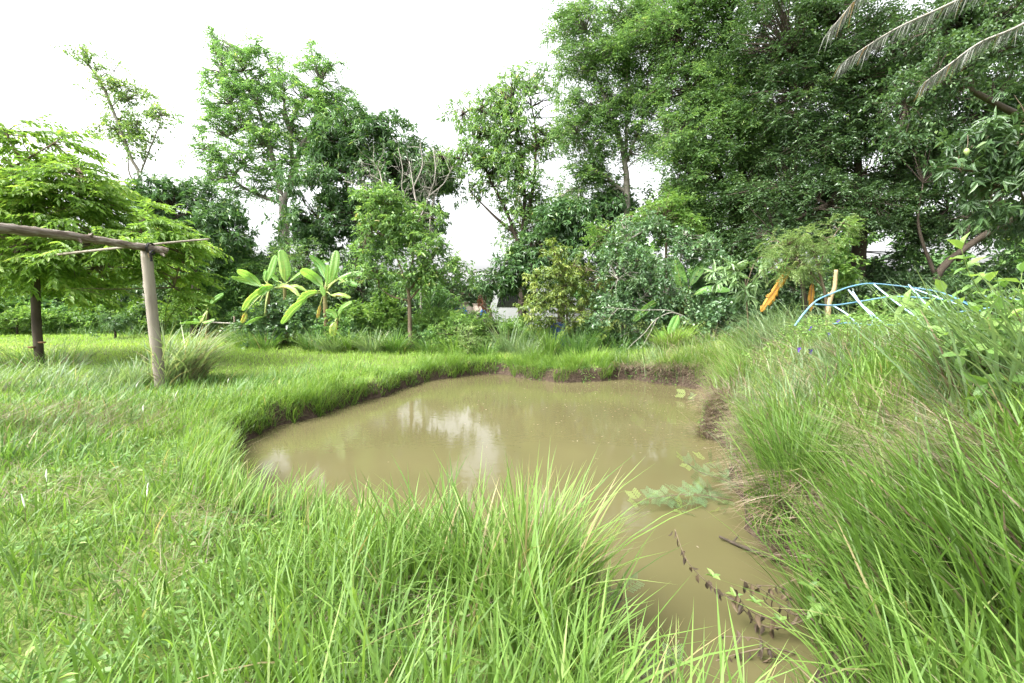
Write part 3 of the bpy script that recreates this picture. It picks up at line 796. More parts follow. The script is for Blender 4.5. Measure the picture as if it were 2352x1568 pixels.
# low trees and bushes in front of the grove
tree('guava_tree', 'small guava tree with a slim bare trunk beside the banana plants', 'tree', 14.6,
     [(860, 460, 50, 38), (900, 500, 70, 50), (960, 500, 60, 45), (840, 550, 45, 50), (920, 570, 80, 55), (1000, 565, 48, 38), (1040, 612, 36, 30), (860, 620, 55, 35), (1000, 630, 65, 35), (950, 640, 40, 25)],
     trunk=[(944, None), (942, 760), (940, 690), (936, 650)], r0=0.085,
     limbs=[[(938, 660), (915, 600), (890, 520), (870, 460)], [(938, 655), (950, 580), (955, 500)], [(938, 670), (980, 610), (1020, 560)], [(938, 690), (900, 680), (870, 660)], [(940, 690), (985, 640), (1040, 610)]],
     style='broad', n_clumps=330, twigs=4, per=8, R=0.38, L=0.15, Wd=0.06, mat='guava', bark='bark_brown', single=300, shape='hex', shell=0.2, twig_r=0.008)

tree('yellow_green_bush', 'yellow-green leafy bush at the far side of the pond', 'bush', 13.8,
     [(1275, 590, 35, 30), (1260, 650, 55, 40), (1320, 640, 55, 40), (1350, 620, 45, 35), (1230, 690, 30, 30), (1310, 690, 75, 35), (1380, 650, 40, 45, .2), (1290, 730, 75, 28), (1350, 735, 60, 25, .2)],
     trunk=[(1310, None), (1305, 760), (1300, 700)], r0=0.05, style='mango', n_clumps=210, twigs=5, per=8, R=0.25, L=0.125, Wd=0.045, mat='yellow', bark='bark_brown', single=300, shape='hex', shell=0.5, twig_r=0.006)

tree('tangled_bush', 'big tangled grey-green bush with pale bare twigs hanging toward the pond', 'bush', 13.4,
     [(1500, 520, 80, 45, .4), (1440, 570, 70, 45, .2), (1560, 560, 70, 55, .3), (1500, 610, 100, 50), (1420, 640, 50, 50), (1600, 640, 50, 55, .3), (1480, 680, 90, 40), (1560, 710, 80, 45), (1650, 700, 45, 55, .4), (1420, 720, 60, 40, .2), (1600, 760, 70, 30, .2), (1480, 760, 60, 25)],
     trunk=[(1540, None, .3), (1535, 740, .3), (1520, 660, .3)], r0=0.09, limbs=[[(1520, 700, .3), (1470, 600, .2), (1440, 540, .2)], [(1525, 690, .3), (1560, 600, .2), (1580, 540, .2)]],
     style='hang', n_clumps=420, twigs=5, per=9, R=0.42, L=0.10, Wd=0.07, mat='silver', bark='twig_pale', shell=0.5, twig_r=0.007)
tree('light_green_shrub', 'light green shrub rising above the tangled bush before the dark grove', 'shrub', 14.3,
     [(1530, 470, 45, 30), (1560, 510, 50, 40), (1470, 500, 45, 30), (1410, 540, 40, 30, -.2)],
     trunk=[(1530, None), (1530, 620), (1530, 500)], r0=0.06, style='pinnate', n_clumps=150, twigs=6, per=9, R=0.4, L=0.085, Wd=0.05, mat='weed', bark='bark_brown', shell=0.3)
tree('mango_sapling', 'mango sapling with a thin bare stem and whorls of drooping leaves', 'sapling', 11.4,
     [(1680, 615, 28, 14), (1718, 610, 25, 14), (1745, 590, 20, 14), (1712, 660, 28, 14), (1665, 650, 18, 10)],
     trunk=[(1719, None), (1718, 740), (1714, 680), (1712, 640)], r0=0.022, limbs=[[(1713, 670), (1690, 630), (1680, 610)], [(1713, 660), (1730, 610), (1745, 588)]],
     style='mango', n_clumps=20, twigs=2, per=11, R=0.18, L=0.27, Wd=0.065, mat='pale_green', bark='bark_brown', single=300, shape='hex', shell=0.1, twig_r=0.006)
tree('feathery_sapling', 'pale feathery sapling swaying beside the cut-off trunk', 'sapling', 10.6,
     [(1790, 550, 35, 22), (1830, 560, 45, 25), (1870, 545, 40, 28), (1800, 600, 55, 22), (1850, 600, 45, 25), (1935, 510, 24, 22), (1910, 545, 30, 25), (1770, 615, 30, 15)],
     trunk=[(1895, None), (1897, 690), (1880, 620), (1870, 580)], r0=0.035, limbs=[[(1890, 660), (1840, 600), (1800, 560)], [(1880, 610), (1910, 550), (1940, 505)]],
     style='feather', n_clumps=120, twigs=5, per=26, R=0.32, L=0.055, Wd=0.012, mat='pale', bark='bark_brown', shell=0.2, twig_r=0.006)
tree('climbing_vine', 'climbing vine with rounded leaves hanging beside the feathery sapling', 'vine', 10.9,
     [(1945, 560, 12, 30), (1950, 600, 12, 30), (1940, 640, 14, 25), (1930, 600, 10, 40), (1955, 520, 14, 20)],
     trunk=[(1950, None), (1948, 640), (1950, 520)], r0=0.012, style='hang', n_clumps=40, twigs=3, per=6, R=0.2, L=0.10, Wd=0.09, mat='weed', bark='stem_green', single=200, shape='hex', shell=0.2, twig_r=0.004, wood='stem', lim=False)
tree('low_mango_tree', 'low mango tree with dark whorled leaves behind the yellow-green bush', 'tree', 17,
     [(1290, 500, 60, 50), (1240, 570, 50, 50), (1340, 560, 70, 50), (1190, 605, 50, 40, .3), (1280, 620, 60, 40, .6), (1140, 635, 40, 30, .8), (1400, 490, 60, 60, .8)],
     trunk=[(1290, None, .5), (1288, 640, .5), (1280, 560, .3)], r0=0.16, style='mango', n_clumps=620, twigs=5, per=7, R=0.4, L=0.22, Wd=0.065, mat='mango', shell=0.5)

# leafless grey tree
def bare_tree():
    Y = 16.8
    root = empty('leafless_tree', foot(968, Y), 'leafless pale grey tree with forking bare branches behind the guava', 'tree')
    g = Geo()
    specs = [[(968, None), (966, 640), (955, 560), (960, 500), (950, 430), (940, 370)], [(958, 520), (985, 450), (1000, 400), (995, 340)], [(955, 560), (930, 500), (910, 460), (880, 420), (850, 400)],
             [(960, 500), (925, 440), (925, 390), (915, 340)], [(985, 450), (1020, 420), (1040, 380)], [(910, 460), (870, 460), (830, 430), (790, 415)], [(950, 430), (970, 380), (965, 330)], [(880, 430), (870, 390), (850, 365)], [(966, 640), (985, 560), (990, 480), (1010, 430)]]
    ends = []
    for i, sp in enumerate(specs):
        p = []
        for q in sp:
            if q[1] is None:
                f = foot(q[0], Y); f[2] -= 0.1; p.append(f)
            else:
                p.append(W(q[0], q[1], Y + rng.uniform(-0.3, 0.3)))
        path = smooth_path(p, 6)
        r = 0.06 if i == 0 else 0.028
        tube(g, path, np.linspace(r, 0.012, len(path)), 6, wob=0.05)
        ends.append(path[3:])
    link('trunk', g, M['twig_pale'], root, smooth=True)
    tw = Geo()
    E = np.vstack(ends)
    for lev, (cnt, ln, r) in enumerate(((120, 0.9, 0.008), (240, 0.5, 0.005))):
        A = E[rng.integers(0, len(E), cnt)]
        D = unit(rng.normal(0, 1, (cnt, 3)) + np.array([0, 0, 0.8]))
        B = A + D * rng.uniform(0.4, 1.0, (cnt, 1)) * ln
        twigs_batch(tw, A, B, r, r * 0.4, 0.05)
        E = np.vstack([(A + B) / 2, B])
    link('twigs', tw, M['twig_pale'], root, kind='stuff')
bare_tree()

# hedge line and undergrowth behind the lawn
def shrub(label, u, v, ru, rv, Y, style='broad', mat='dark', n=120, L=0.13, Wd=0.07, R=0.4, cat='shrub', name='shrub', group='shrubs behind the lawn', bark='bark_dark', twigs=4, per=8, **k):
    return tree(name, label, cat, Y, [(u, v, ru, rv, 0), (u - ru * .5, v + rv * .35, ru * .6, rv * .6, .2), (u + ru * .5, v + rv * .3, ru * .6, rv * .65, -.1)], trunk=[(u, None), (u, v + rv * .4)], r0=0.05, style=style, mat=mat,
                n_clumps=n, L=L, Wd=Wd, R=R, group=group, bark=bark, twigs=twigs, per=per, twig_r=0.006, wood='stem', **k)

shrub('dark hedge shrub behind the far post of the trellis', 40, 660, 90, 70, 24, n=170, L=.22, Wd=.1, R=.55)
shrub('dark hedge shrub seen under the drooping tree between the two posts', 190, 655, 90, 75, 25, n=170, L=.22, Wd=.1, R=.55)
shrub('dark hedge shrub directly behind the tall leaning post', 340, 650, 90, 80, 24, n=170, L=.22, Wd=.1, R=.55)
shrub('mid green feathery shrub under the round mango tree', 480, 620, 70, 70, 21, style='pinnate', mat='cassia', n=170, L=.17, Wd=.07, R=.5)
shrub('feathery shrub left of the upright banana leaves', 570, 600, 60, 90, 20, style='pinnate', mat='cassia', n=200, L=.17, Wd=.06, R=.5)
shrub('dark feathery shrub between the two big banana plants', 690, 620, 70, 90, 19, style='pinnate', mat='feather', n=200, L=.15, Wd=.06, R=.5)
shrub('dark shrub behind the right-hand banana plant', 790, 640, 70, 80, 18.5, mat='dark', n=190, L=.16, Wd=.07, R=.45)
shrub('dark shrub behind the guava trunk', 900, 690, 60, 60, 18, mat='dark', n=160, L=.16, Wd=.07, R=.45)
shrub('low bright shrub at the foot of the hedge under the drooping tree', 250, 715, 110, 25, 22, mat='weed', n=110, L=.16, Wd=.07, R=.4)
shrub('low weedy shrub right of the tall leaning post', 440, 700, 45, 40, 19, mat='weed', n=90, L=.14, Wd=.06, R=.35)
shrub('blue-green spiky shrub on the lawn between the two posts', 265, 728, 22, 20, 19, mat='silver', n=45, L=.2, Wd=.04, R=.3)
shrub('heart-leaved creeper heaped around the banana stems', 650, 720, 75, 55, 16.0, mat='silver', n=150, L=.13, Wd=.11, R=.35, name='creeper_heap', cat='creeper')
shrub('leafy creeper mound between banana and guava', 850, 715, 80, 55, 15.8, mat='weed', n=130, L=.13, Wd=.10, R=.35, name='creeper_heap', cat='creeper')
shrub('dark creeper mound right of the guava trunk', 1005, 700, 45, 50, 16.6, mat='cassia', n=110, L=.15, Wd=.07, R=.35, name='creeper_heap', cat='creeper')
shrub('leafy weed bush in front of the painted jars', 1055, 752, 60, 38, 14.2, mat='weed', n=110, L=.12, Wd=.045, R=.3, name='weed_bush', cat='weed', group='weeds behind the pond')
shrub('leafy weed bush in front of the white van', 1140, 745, 60, 34, 14.4, mat='weed', n=110, L=.13, Wd=.04, R=.3, name='weed_bush', cat='weed', group='weeds behind the pond')
shrub('small pale round weed bush near the far bank', 1075, 770, 22, 28, 13.0, mat='pale', n=60, L=.05, Wd=.03, R=.22, name='weed_bush', cat='weed', group='weeds behind the pond')
shrub('broad-leaved bush with glossy leaves at the end of the far bank', 1680, 730, 40, 60, 12.2, mat='silver', n=110, L=.12, Wd=.10, R=.3, style='hang', group='shrubs behind the pond')
shrub('dark low bush under the yellow-green bush', 1370, 770, 70, 35, 13.6, mat='dark', n=120, L=.10, Wd=.07, R=.3, group='shrubs behind the pond')
shrub('dark shaded bush behind the orange banana leaves', 1800, 680, 70, 60, 13.6, mat='dark', n=140, L=.13, Wd=.08, R=.4, group='shrubs behind the pond')
shrub('vine-covered bush inside the blue pipe frame', 2040, 705, 60, 28, 9.6, mat='weed', n=90, L=.09, Wd=.06, R=.3, group='shrubs behind the pond', style='hang')
shrub('dark bush behind the right part of the blue pipe frame', 2230, 680, 120, 45, 11.5, mat='dark', n=170, L=.12, Wd=.06, R=.4, group='shrubs behind the pond')

shrub('leafy weed bush between the van and the stout reeds', 1215, 755, 55, 38, 14.0, mat='weed', n=110, L=.12, Wd=.045, R=.3, name='weed_bush', cat='weed', group='weeds behind the pond')
shrub('dark leafy weed bush at the guava foot', 960, 765, 60, 34, 14.9, mat='cassia', n=100, L=.12, Wd=.05, R=.3, name='weed_bush', cat='weed', group='weeds behind the pond')
shrub('dark weed bush below the torn-leaved banana', 590, 755, 45, 30, 16.6, mat='cassia', n=80, L=.13, Wd=.06, R=.3, name='weed_bush', cat='weed', group='weeds behind the pond')
shrub('dark hedge bush behind the painted jars', 1030, 670, 70, 40, 21, mat='dark', n=120, L=.18, Wd=.08, R=.45)
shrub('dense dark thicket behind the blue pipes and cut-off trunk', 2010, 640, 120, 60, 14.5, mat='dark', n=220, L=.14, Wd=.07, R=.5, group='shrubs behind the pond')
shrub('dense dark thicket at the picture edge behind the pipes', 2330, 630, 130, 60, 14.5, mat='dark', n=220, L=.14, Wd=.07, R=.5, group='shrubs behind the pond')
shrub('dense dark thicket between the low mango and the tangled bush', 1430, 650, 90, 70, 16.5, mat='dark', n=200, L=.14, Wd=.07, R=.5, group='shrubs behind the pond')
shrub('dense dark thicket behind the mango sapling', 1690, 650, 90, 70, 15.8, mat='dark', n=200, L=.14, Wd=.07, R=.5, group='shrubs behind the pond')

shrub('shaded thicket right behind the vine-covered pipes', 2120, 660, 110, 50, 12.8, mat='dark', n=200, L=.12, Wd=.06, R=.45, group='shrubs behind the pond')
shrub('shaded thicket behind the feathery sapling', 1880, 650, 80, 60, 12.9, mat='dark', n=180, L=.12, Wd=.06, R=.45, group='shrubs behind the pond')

shrub('low leafy weeds along the hedge at the left picture edge', 40, 722, 80, 26, 21, mat='weed', n=100, L=.16, Wd=.07, R=.4)
shrub('low leafy weeds along the hedge between the posts', 150, 716, 80, 28, 22.5, mat='cassia', n=110, L=.16, Wd=.07, R=.4)
shrub('low leafy weeds right behind the leaning post', 355, 712, 70, 30, 21.5, mat='weed', n=100, L=.16, Wd=.07, R=.4)
shrub('low leafy weeds along the rail fence', 510, 722, 70, 28, 19.6, mat='cassia', n=100, L=.14, Wd=.06, R=.35)
shrub('leafy weeds under the right side of the guava crown', 1010, 742, 60, 34, 15.4, mat='weed', n=110, L=.13, Wd=.05, R=.32, name='weed_bush', cat='weed', group='weeds behind the pond')
shrub('leafy weeds between the banana stems and the guava', 790, 745, 60, 34, 15.2, mat='cassia', n=110, L=.13, Wd=.08, R=.32, name='weed_bush', cat='weed', group='weeds behind the pond')

for lab, u, v, ru, rv, Y, mt in (('dense hedge bush at the left picture edge far behind the dark post', -10, 680, 80, 50, 23, 'cassia'), ('dense hedge bush far behind the dark post and its fungus', 110, 685, 80, 48, 23.5, 'dark'), ('dense hedge bush seen midway between the posts', 230, 680, 80, 48, 23, 'cassia'),
                                 ('dense hedge bush just right of the leaning post', 400, 685, 80, 45, 22, 'dark'), ('dense hedge bush behind the rail fence', 530, 680, 70, 48, 21, 'cassia')):
    shrub(lab, u, v, ru, rv, Y, mat=mt, n=150, L=.19, Wd=.085, R=.5)

# far woods that close the view
def far_woods():
    g = Geo()
    n = 700
    th = rng.uniform(math.radians(-62), math.radians(62), n)
    r = rng.uniform(32, 44, n)
    C = np.stack([np.sin(th) * r, np.cos(th) * r, np.zeros(n)], -1)
    hmax = np.where(th < -0.25, 4.0, np.where(th < 0.2, 3.4, 9.0)) * (0.7 + 0.5 * vnoise(th * 30, th * 0, 1.0, 5))
    C[:, 2] = rng.random(n) * hmax
    P, d, nr, t, _ = sprays(C, unit(rng.normal(0, 1, (n, 3))), 7, 8, 1.1, 'broad')
    quad_leaves(g, P, d, nr, 0.55, 0.30, t)
    link('far_woods', g, M['cassia'], kind='stuff', label='distant mass of trees closing the view behind the grove', category='woods')
far_woods()

# ---------------------------------------------------------------- banana plants
def banana_leaf(root, pts, width, Y, roll=0.0, tval=0.55, mat='banana', tear=0.25, name='leaf', edge_t=None, petiole=True):
    """pts: picture points of the midrib from base to tip (with an optional depth offset); width in the same units"""
    P = np.array([W(q[0], q[1], Y + (q[2] if len(q) > 2 else 0)) for q in pts])
    path = smooth_path(P, 8 if len(P) > 2 else 16)
    seglen = np.concatenate([[0], np.cumsum(np.linalg.norm(np.diff(path, axis=0), axis=1))])
    n = 31
    ss = np.linspace(0, seglen[-1], n)
    path = np.stack([np.interp(ss, seglen, path[:, k]) for k in range(3)], -1)
    T = unit(np.gradient(path, axis=0))
    view = unit(path - np.array([0, 0, CAM_Z]))
    S0 = unit(np.cross(T, view)); N0 = np.cross(S0, T)
    cr, sr = math.cos(math.radians(roll)), math.sin(math.radians(roll))
    S = S0 * cr + N0 * sr; N = N0 * cr - S0 * sr
    if N[:, 2].mean() < 0:
        N = -N
    hw = width * px(Y) * 0.38
    s = np.linspace(0, 1, n)
    prof = np.interp(s, [0, .05, .16, .35, .7, .88, .97, 1], [.04, .35, .78, 1, .96, .74, .42, .06]) * hw
    pleat = np.where(np.arange(n) % 2 == 0, 1, -1) * .014
    g = Geo()
    for sg in (1, -1):
        i = 0
        droop0 = rng.uniform(.12, .3)
        while i < n - 1:
            k = 1
            while i + k < n - 1 and ((k < 2 and tear < .6) or rng.random() > tear * .55):
                k += 1
            dr = droop0 + (rng.uniform(0, 0.35) if tear > .15 else 0)
            idx = np.arange(i, i + k + 1)
            wv = prof[idx]
            wob = (rng.uniform(0.55, 1.12) if tear > .6 else rng.uniform(0.86, 1.06)) if tear > .15 else 1
            rib = path[idx] + N[idx] * 0.004
            fw = T[idx] * (wv * .22)[:, None]                      # lateral veins run forward
            pl = (pleat[idx] * wv)[:, None]
            midp = rib + sg * S[idx] * (wv * 0.55 * wob)[:, None] + N[idx] * ((wv * (0.17 - dr * 0.22))[:, None] + pl) + fw * .5
            edg = rib + sg * S[idx] * (wv * wob)[:, None] + N[idx] * ((wv * (0.14 - dr))[:, None] + pl) + fw
            gap = rng.uniform(.05, .5) if rng.random() < .6 else .0
            if i > 0:
                edg[0] += (edg[min(1, k)] - edg[0]) * gap
            if i + k < n - 1:
                edg[-1] += (edg[-2] - edg[-1]) * gap
            m = k + 1
            V = np.vstack([rib, midp, edg])
            a = np.arange(m - 1)
            q1 = np.stack([a, a + 1, a + 1 + m, a + m], -1)
            q2 = q1 + m
            tt = np.clip(tval + rng.normal(0, 0.05) + rng.normal(0, .03, m - 1), 0, 1)
            te = tt if edge_t is None else np.clip(edge_t + rng.normal(0, 0.06), 0, 1)
            g.add(V, [q1, q2], [tt, te])
            i += k
    leaf = link(name, g, M[mat], root)
    gr = Geo()
    tube(gr, path, np.linspace(max(0.012, hw * 0.09), 0.004, n), 5)
    link('midrib', gr, M['banana_rib'] if mat == 'banana' else M['stem_dry'], leaf, smooth=True)
    return path[0]

def banana(label, Y, stem, leaves, r=0.09, group='banana plants', stem_mat='banana_stem'):
    f = foot(stem[0][0], Y)
    root = empty('banana_plant', f, label, 'banana plant', group)
    p = [f - np.array([0, 0, 0.05])] + [W(q[0], q[1], Y) for q in stem[1:]]
    path = smooth_path(p, 6)
    g = Geo()
    tube(g, path, np.linspace(r * 1.15, r * 0.55, len(path)), 9, wob=0.06)
    link('pseudostem', g, M[stem_mat], root, smooth=True)
    crown = path[-1]
    for lf in leaves:
        pts, w, kw = lf[0], lf[1], (lf[2] if len(lf) > 2 else {})
        b = banana_leaf(root, pts, w, Y, **kw)
        if np.linalg.norm(b - crown) > 0.12:
            gp = Geo()
            j = path[int(len(path) * 0.8)]
            tube(gp, smooth_path([j, (j + b) / 2 + np.array([0, 0, 0.06]), b], 4), [0.03, 0.018], 6)
            link('petiole', gp, M['banana_rib'], root, smooth=True)
    return root

z3 = lambda pts, dy=0: [(472.3 + p[0] * .2636, 472.3 + p[1] * .2636, (p[2] if len(p) > 2 else 0) + dy) for p in pts]
w3 = .2636
banana('banana plant with torn arching leaves, first of the two tall ones on the lawn edge', 15.6, z3([(540, 1180), (535, 960), (545, 780), (560, 690)]),
       [(z3([(490, 700), (380, 610), (275, 560, -.3)]), 95 * w3, dict(roll=25, tval=.62)), (z3([(480, 690, .3), (350, 650, .4), (225, 622, .4)]), 75 * w3, dict(roll=35, tval=.6)),
        (z3([(535, 660), (570, 560), (612, 430)]), 95 * w3, dict(roll=38, tval=.55, tear=.05)), (z3([(575, 690, -.1), (500, 730, -.4), (400, 800, -.6), (320, 915, -.7)]), 85 * w3, dict(roll=25, tval=.68, tear=.45)),
        (z3([(590, 700, -.1), (520, 720, -.4), (465, 775, -.5)]), 90 * w3, dict(roll=10, tval=.66, tear=.3)), (z3([(470, 840, -.3), (440, 870, -.4), (395, 925, -.4)]), 60 * w3, dict(roll=30, tval=.7, tear=.4)),
        (z3([(510, 965, -.5), (430, 990, -.7), (345, 1035, -.8)]), 38 * w3, dict(roll=25, tval=.5, tear=.1)), (z3([(350, 925, -.5), (340, 970, -.5), (315, 1020, -.5)]), 55 * w3, dict(roll=10, tval=.86, edge_t=.88)),
        (z3([(520, 660), (510, 620), (525, 565)]), 60 * w3, dict(roll=45, tval=.5))], r=.085)
banana('banana plant with one broad leaf standing straight up', 16.2, z3([(700, 1130), (695, 900), (690, 760), (690, 680)]),
       [(z3([(695, 665), (690, 540), (655, 385)]), 125 * w3, dict(roll=6, tval=.68, tear=.2)), (z3([(720, 665), (790, 610), (870, 545)]), 50 * w3, dict(roll=35, tval=.66)),
        (z3([(600, 715, -.4), (690, 695, -.6), (770, 730, -.7), (820, 790, -.8)]), 60 * w3, dict(roll=20, tval=.74, edge_t=.84, tear=.45)), (z3([(640, 660), (600, 620), (570, 600)]), 60 * w3, dict(roll=30, tval=.55)),
        (z3([(710, 700), (800, 700), (880, 745)]), 50 * w3, dict(roll=30, tval=.76, edge_t=.84, tear=.4))], r=.08)
banana('banana plant with fan of bright leaves and bare brown stem near the guava', 15.0, z3([(1065, 1100), (1050, 950), (1042, 820), (1045, 700)]),
       [(z3([(1025, 700), (940, 620), (830, 555, -.3)]), 115 * w3, dict(roll=18, tval=.63, tear=.12)), (z3([(1085, 680, .2), (1120, 540, .2), (1140, 390, .3)]), 105 * w3, dict(roll=12, tval=.6, tear=.06)),
        (z3([(1060, 700, -.2), (1062, 600, -.2), (1066, 512, -.2)]), 55 * w3, dict(roll=10, tval=.68, tear=0)), (z3([(1050, 640, .3), (1000, 520, .4), (905, 432, .4)]), 90 * w3, dict(roll=30, tval=.38, tear=.1)),
        (z3([(1140, 640, .2), (1280, 585, .2), (1425, 600, .1)]), 65 * w3, dict(roll=45, tval=.4, tear=.2)), (z3([(1160, 640), (1230, 650, -.2), (1325, 695, -.3)]), 75 * w3, dict(roll=25, tval=.45, tear=.3)),
        (z3([(980, 745, -.2), (880, 770, -.5), (790, 870, -.6)]), 85 * w3, dict(roll=25, tval=.67, tear=.35)), (z3([(890, 800, -.5), (760, 900, -.8), (660, 1030, -.9)]), 95 * w3, dict(roll=30, tval=.66, tear=.35)),
        (z3([(1090, 780, -.2), (1170, 770, -.3), (1265, 800, -.3)]), 58 * w3, dict(roll=25, tval=.74, edge_t=.84, tear=.5)), (z3([(1035, 790, -.3), (1020, 740, -.3), (1005, 695, -.3)]), 50 * w3, dict(roll=15, tval=.64, tear=0)),
        (z3([(1000, 860, .1), (985, 920, .1), (975, 980, .1)]), 40 * w3, dict(roll=20, tval=.97, tear=.3))], r=.085)
banana('young banana sucker with yellowed lower leaf at the foot of the fan-leaved plant', 14.5, z3([(1150, 1120), (1148, 1050), (1150, 980)]),
       [(z3([(1140, 985), (1110, 930), (1045, 915)]), 70 * w3, dict(roll=20, tval=.6)), (z3([(1155, 960), (1190, 890), (1275, 835)]), 62 * w3, dict(roll=25, tval=.62)),
        (z3([(1130, 1010, -.2), (1112, 1070, -.3), (1112, 1140, -.3)]), 85 * w3, dict(roll=10, tval=.82, edge_t=.84, tear=.5)), (z3([(1165, 1000), (1170, 960), (1172, 935)]), 20 * w3, dict(roll=20, tval=.6))], r=.035)
z2 = lambda pts, dy=0: [(p[0] * .3389, 472.3 + p[1] * .3389, (p[2] if len(p) > 2 else 0) + dy) for p in pts]
banana('small banana plant alone on the lawn behind the leaning post', 17.5, z2([(1400, 830), (1405, 760), (1412, 690)]),
       [(z2([(1405, 680), (1380, 630), (1325, 590)]), 60 * .339, dict(roll=20, tval=.62)), (z2([(1415, 670), (1460, 630), (1515, 595)]), 52 * .339, dict(roll=25, tval=.45)), (z2([(1395, 675), (1340, 665), (1250, 668)]), 32 * .339, dict(roll=30, tval=.5)),
        (z2([(1360, 795, -.3), (1290, 790, -.5), (1215, 798, -.6)]), 30 * .339, dict(roll=40, tval=.6)), (z2([(1370, 790, -.3), (1410, 785, -.4), (1455, 768, -.4)]), 32 * .339, dict(roll=35, tval=.6)), (z2([(1395, 780, -.2), (1370, 760, -.2), (1345, 765, -.2)]), 42 * .339, dict(roll=20, tval=.65)), (z2([(1350, 800, -.3), (1330, 780, -.3), (1310, 770, -.3)]), 30 * .339, dict(roll=20, tval=.55))], r=.05)
z5 = lambda pts, dy=0: [(1298.9 + p[0] * .2636, 531.4 + p[1] * .2636, (p[2] if len(p) > 2 else 0) + dy) for p in pts]
banana('banana plant with large upright leaves inside the tangled bush', 13.35, z5([(1010, 1000), (1015, 800), (1020, 640)]),
       [(z5([(1030, 595), (1000, 430), (955, 245)]), 145 * w3, dict(roll=5, tval=.58, tear=.03)), (z5([(1080, 480, .1), (1160, 340, .2), (1285, 210, .3)]), 120 * w3, dict(roll=22, tval=.42, tear=.08)),
        (z5([(1110, 555), (1240, 500, -.2), (1440, 510, -.3)]), 90 * w3, dict(roll=40, tval=.46, tear=.05)), (z5([(830, 590, -.3), (720, 660, -.5), (590, 780, -.6)]), 90 * w3, dict(roll=25, tval=.52, tear=.1)),
        (z5([(960, 580, .1), (830, 565, .1), (690, 600, .1)]), 55 * w3, dict(roll=45, tval=.36))], r=.08)
banana('young banana plant with low hanging leaves at the foot of the tangled bush', 12.4, z5([(960, 1040), (965, 940), (970, 850)]),
       [(z5([(985, 730), (950, 800, -.2), (905, 890, -.3)]), 110 * w3, dict(roll=12, tval=.36, tear=.05)), (z5([(985, 880, -.2), (960, 940, -.3), (930, 1010, -.3)]), 85 * w3, dict(roll=15, tval=.42, tear=0)),
        (z5([(855, 960, -.2), (840, 900, -.2), (840, 865, -.2)]), 62 * w3, dict(roll=15, tval=.45, tear=0)), (z5([(860, 955, -.2), (800, 940, -.2), (730, 945, -.2)]), 32 * w3, dict(roll=35, tval=.5))], r=.04)
z6 = lambda pts, dy=0: [(1712.2 + p[0] * .2721, 472.3 + p[1] * .2721, (p[2] if len(p) > 2 else 0) + dy) for p in pts]
w6 = .2721
banana('banana plant with dead orange leaves hanging beside the feathery sapling', 11.2, z6([(520, 1000), (500, 800), (460, 560), (440, 430)]),
       [(z6([(400, 500, -.2), (270, 690, -.4), (130, 895, -.5)]), 105 * w6, dict(roll=15, tval=.5, mat='dead_banana', tear=.8)), (z6([(568, 640, -.2), (555, 760, -.3), (550, 890, -.3)]), 70 * w6, dict(roll=20, tval=.45, mat='dead_banana', tear=.7)),
        (z6([(440, 400, .1), (360, 430, .1), (240, 700, 0)]), 60 * w6, dict(roll=40, tval=.4))], r=.06, stem_mat='bark_dark')

# ---------------------------------------------------------------- log trellis on the left
def trellis():
    Yp = 8.35
    f = foot(364, Yp)
    root = empty('log_trellis', f, 'weathered log trellis: leaning post carrying a long log and a thin pole', 'trellis')
    g = Geo()
    top = W(336, 577, Yp)
    path = smooth_path([f - np.array([0, 0, 0.2]), W(352, 740, Yp), top], 10)
    tube(g, path, np.linspace(0.092, 0.086, len(path)), 14, wob=0.025)
    link('post', g, M['post'], root, smooth=True)
    # chip of raw wood at the post's head
    g = Geo()
    c = W(341, 584, Yp - 0.085)
    tube(g, [c + [0, 0, 0.07], c + [0.01, 0.01, -0.06]], [0.026, 0.012], 5)
    link('splintered_chip', g, M['stump'], root)
    g = Geo()
    pts = [W(385, 577, 8.55), W(340, 569, 8.33), W(250, 556, 7.75), W(180, 545, 7.3), W(95, 534, 6.75), W(0, 524, 6.2), W(-180, 505, 5.3)]
    lp = smooth_path(pts, 7)
    lp[:, 2] += rng.normal(0, 0.006, len(lp))
    tube(g, lp, np.linspace(0.062, 0.074, len(lp)) * rng.uniform(0.95, 1.05, len(lp)), 12, wob=0.035)
    beam = link('crossbeam', g, M['log'], root, smooth=True)
    for (u, v, du, dv, Yb) in ((178, 547, 10, 12, 7.27), (208, 541, 4, -6, 7.45), (372, 583, 5, 6, 8.45)):
        g = Geo()
        a = W(u, v, Yb); b = W(u + du, v + dv, Yb - 0.05)
        tube(g, smooth_path([a, (a + b) / 2 + [0.01, 0, 0], b], 3), [0.035, 0.008], 6, wob=0.08)
        link('branch_stub', g, M['log'], beam, smooth=True)
    g = Geo()
    pp = smooth_path([W(481, 549, 8.9), W(420, 554, 8.75), W(360, 560, 8.62), W(280, 568, 8.85), W(200, 577, 9.1), W(128, 585, 9.35)], 6)
    tube(g, pp, np.linspace(0.018, 0.026, len(pp)), 8, wob=0.05)
    link('thin_pole', g, M['post'], root, smooth=True)
    # rubber strip wound round post head and log
    g = Geo()
    c = W(345, 574, 8.33)
    th = np.linspace(0, 4 * math.pi, 40)
    ring = np.stack([c[0] + 0.015 + 0.012 * np.sin(th * .5), c[1] + 0.10 * np.cos(th), c[2] + 0.02 + 0.10 * np.sin(th)], -1)
    tube(g, ring, 0.014, 6)
    dang = W(347, 592, 8.2)
    tube(g, smooth_path([ring[-1], W(345, 580, 8.2), dang, dang + [0.0, 0.0, -0.06]], 5), [0.016, 0.022], 6, wob=0.1)
    link('rubber_tie', g, M['rope'], root, smooth=True)
    return root
trellis()

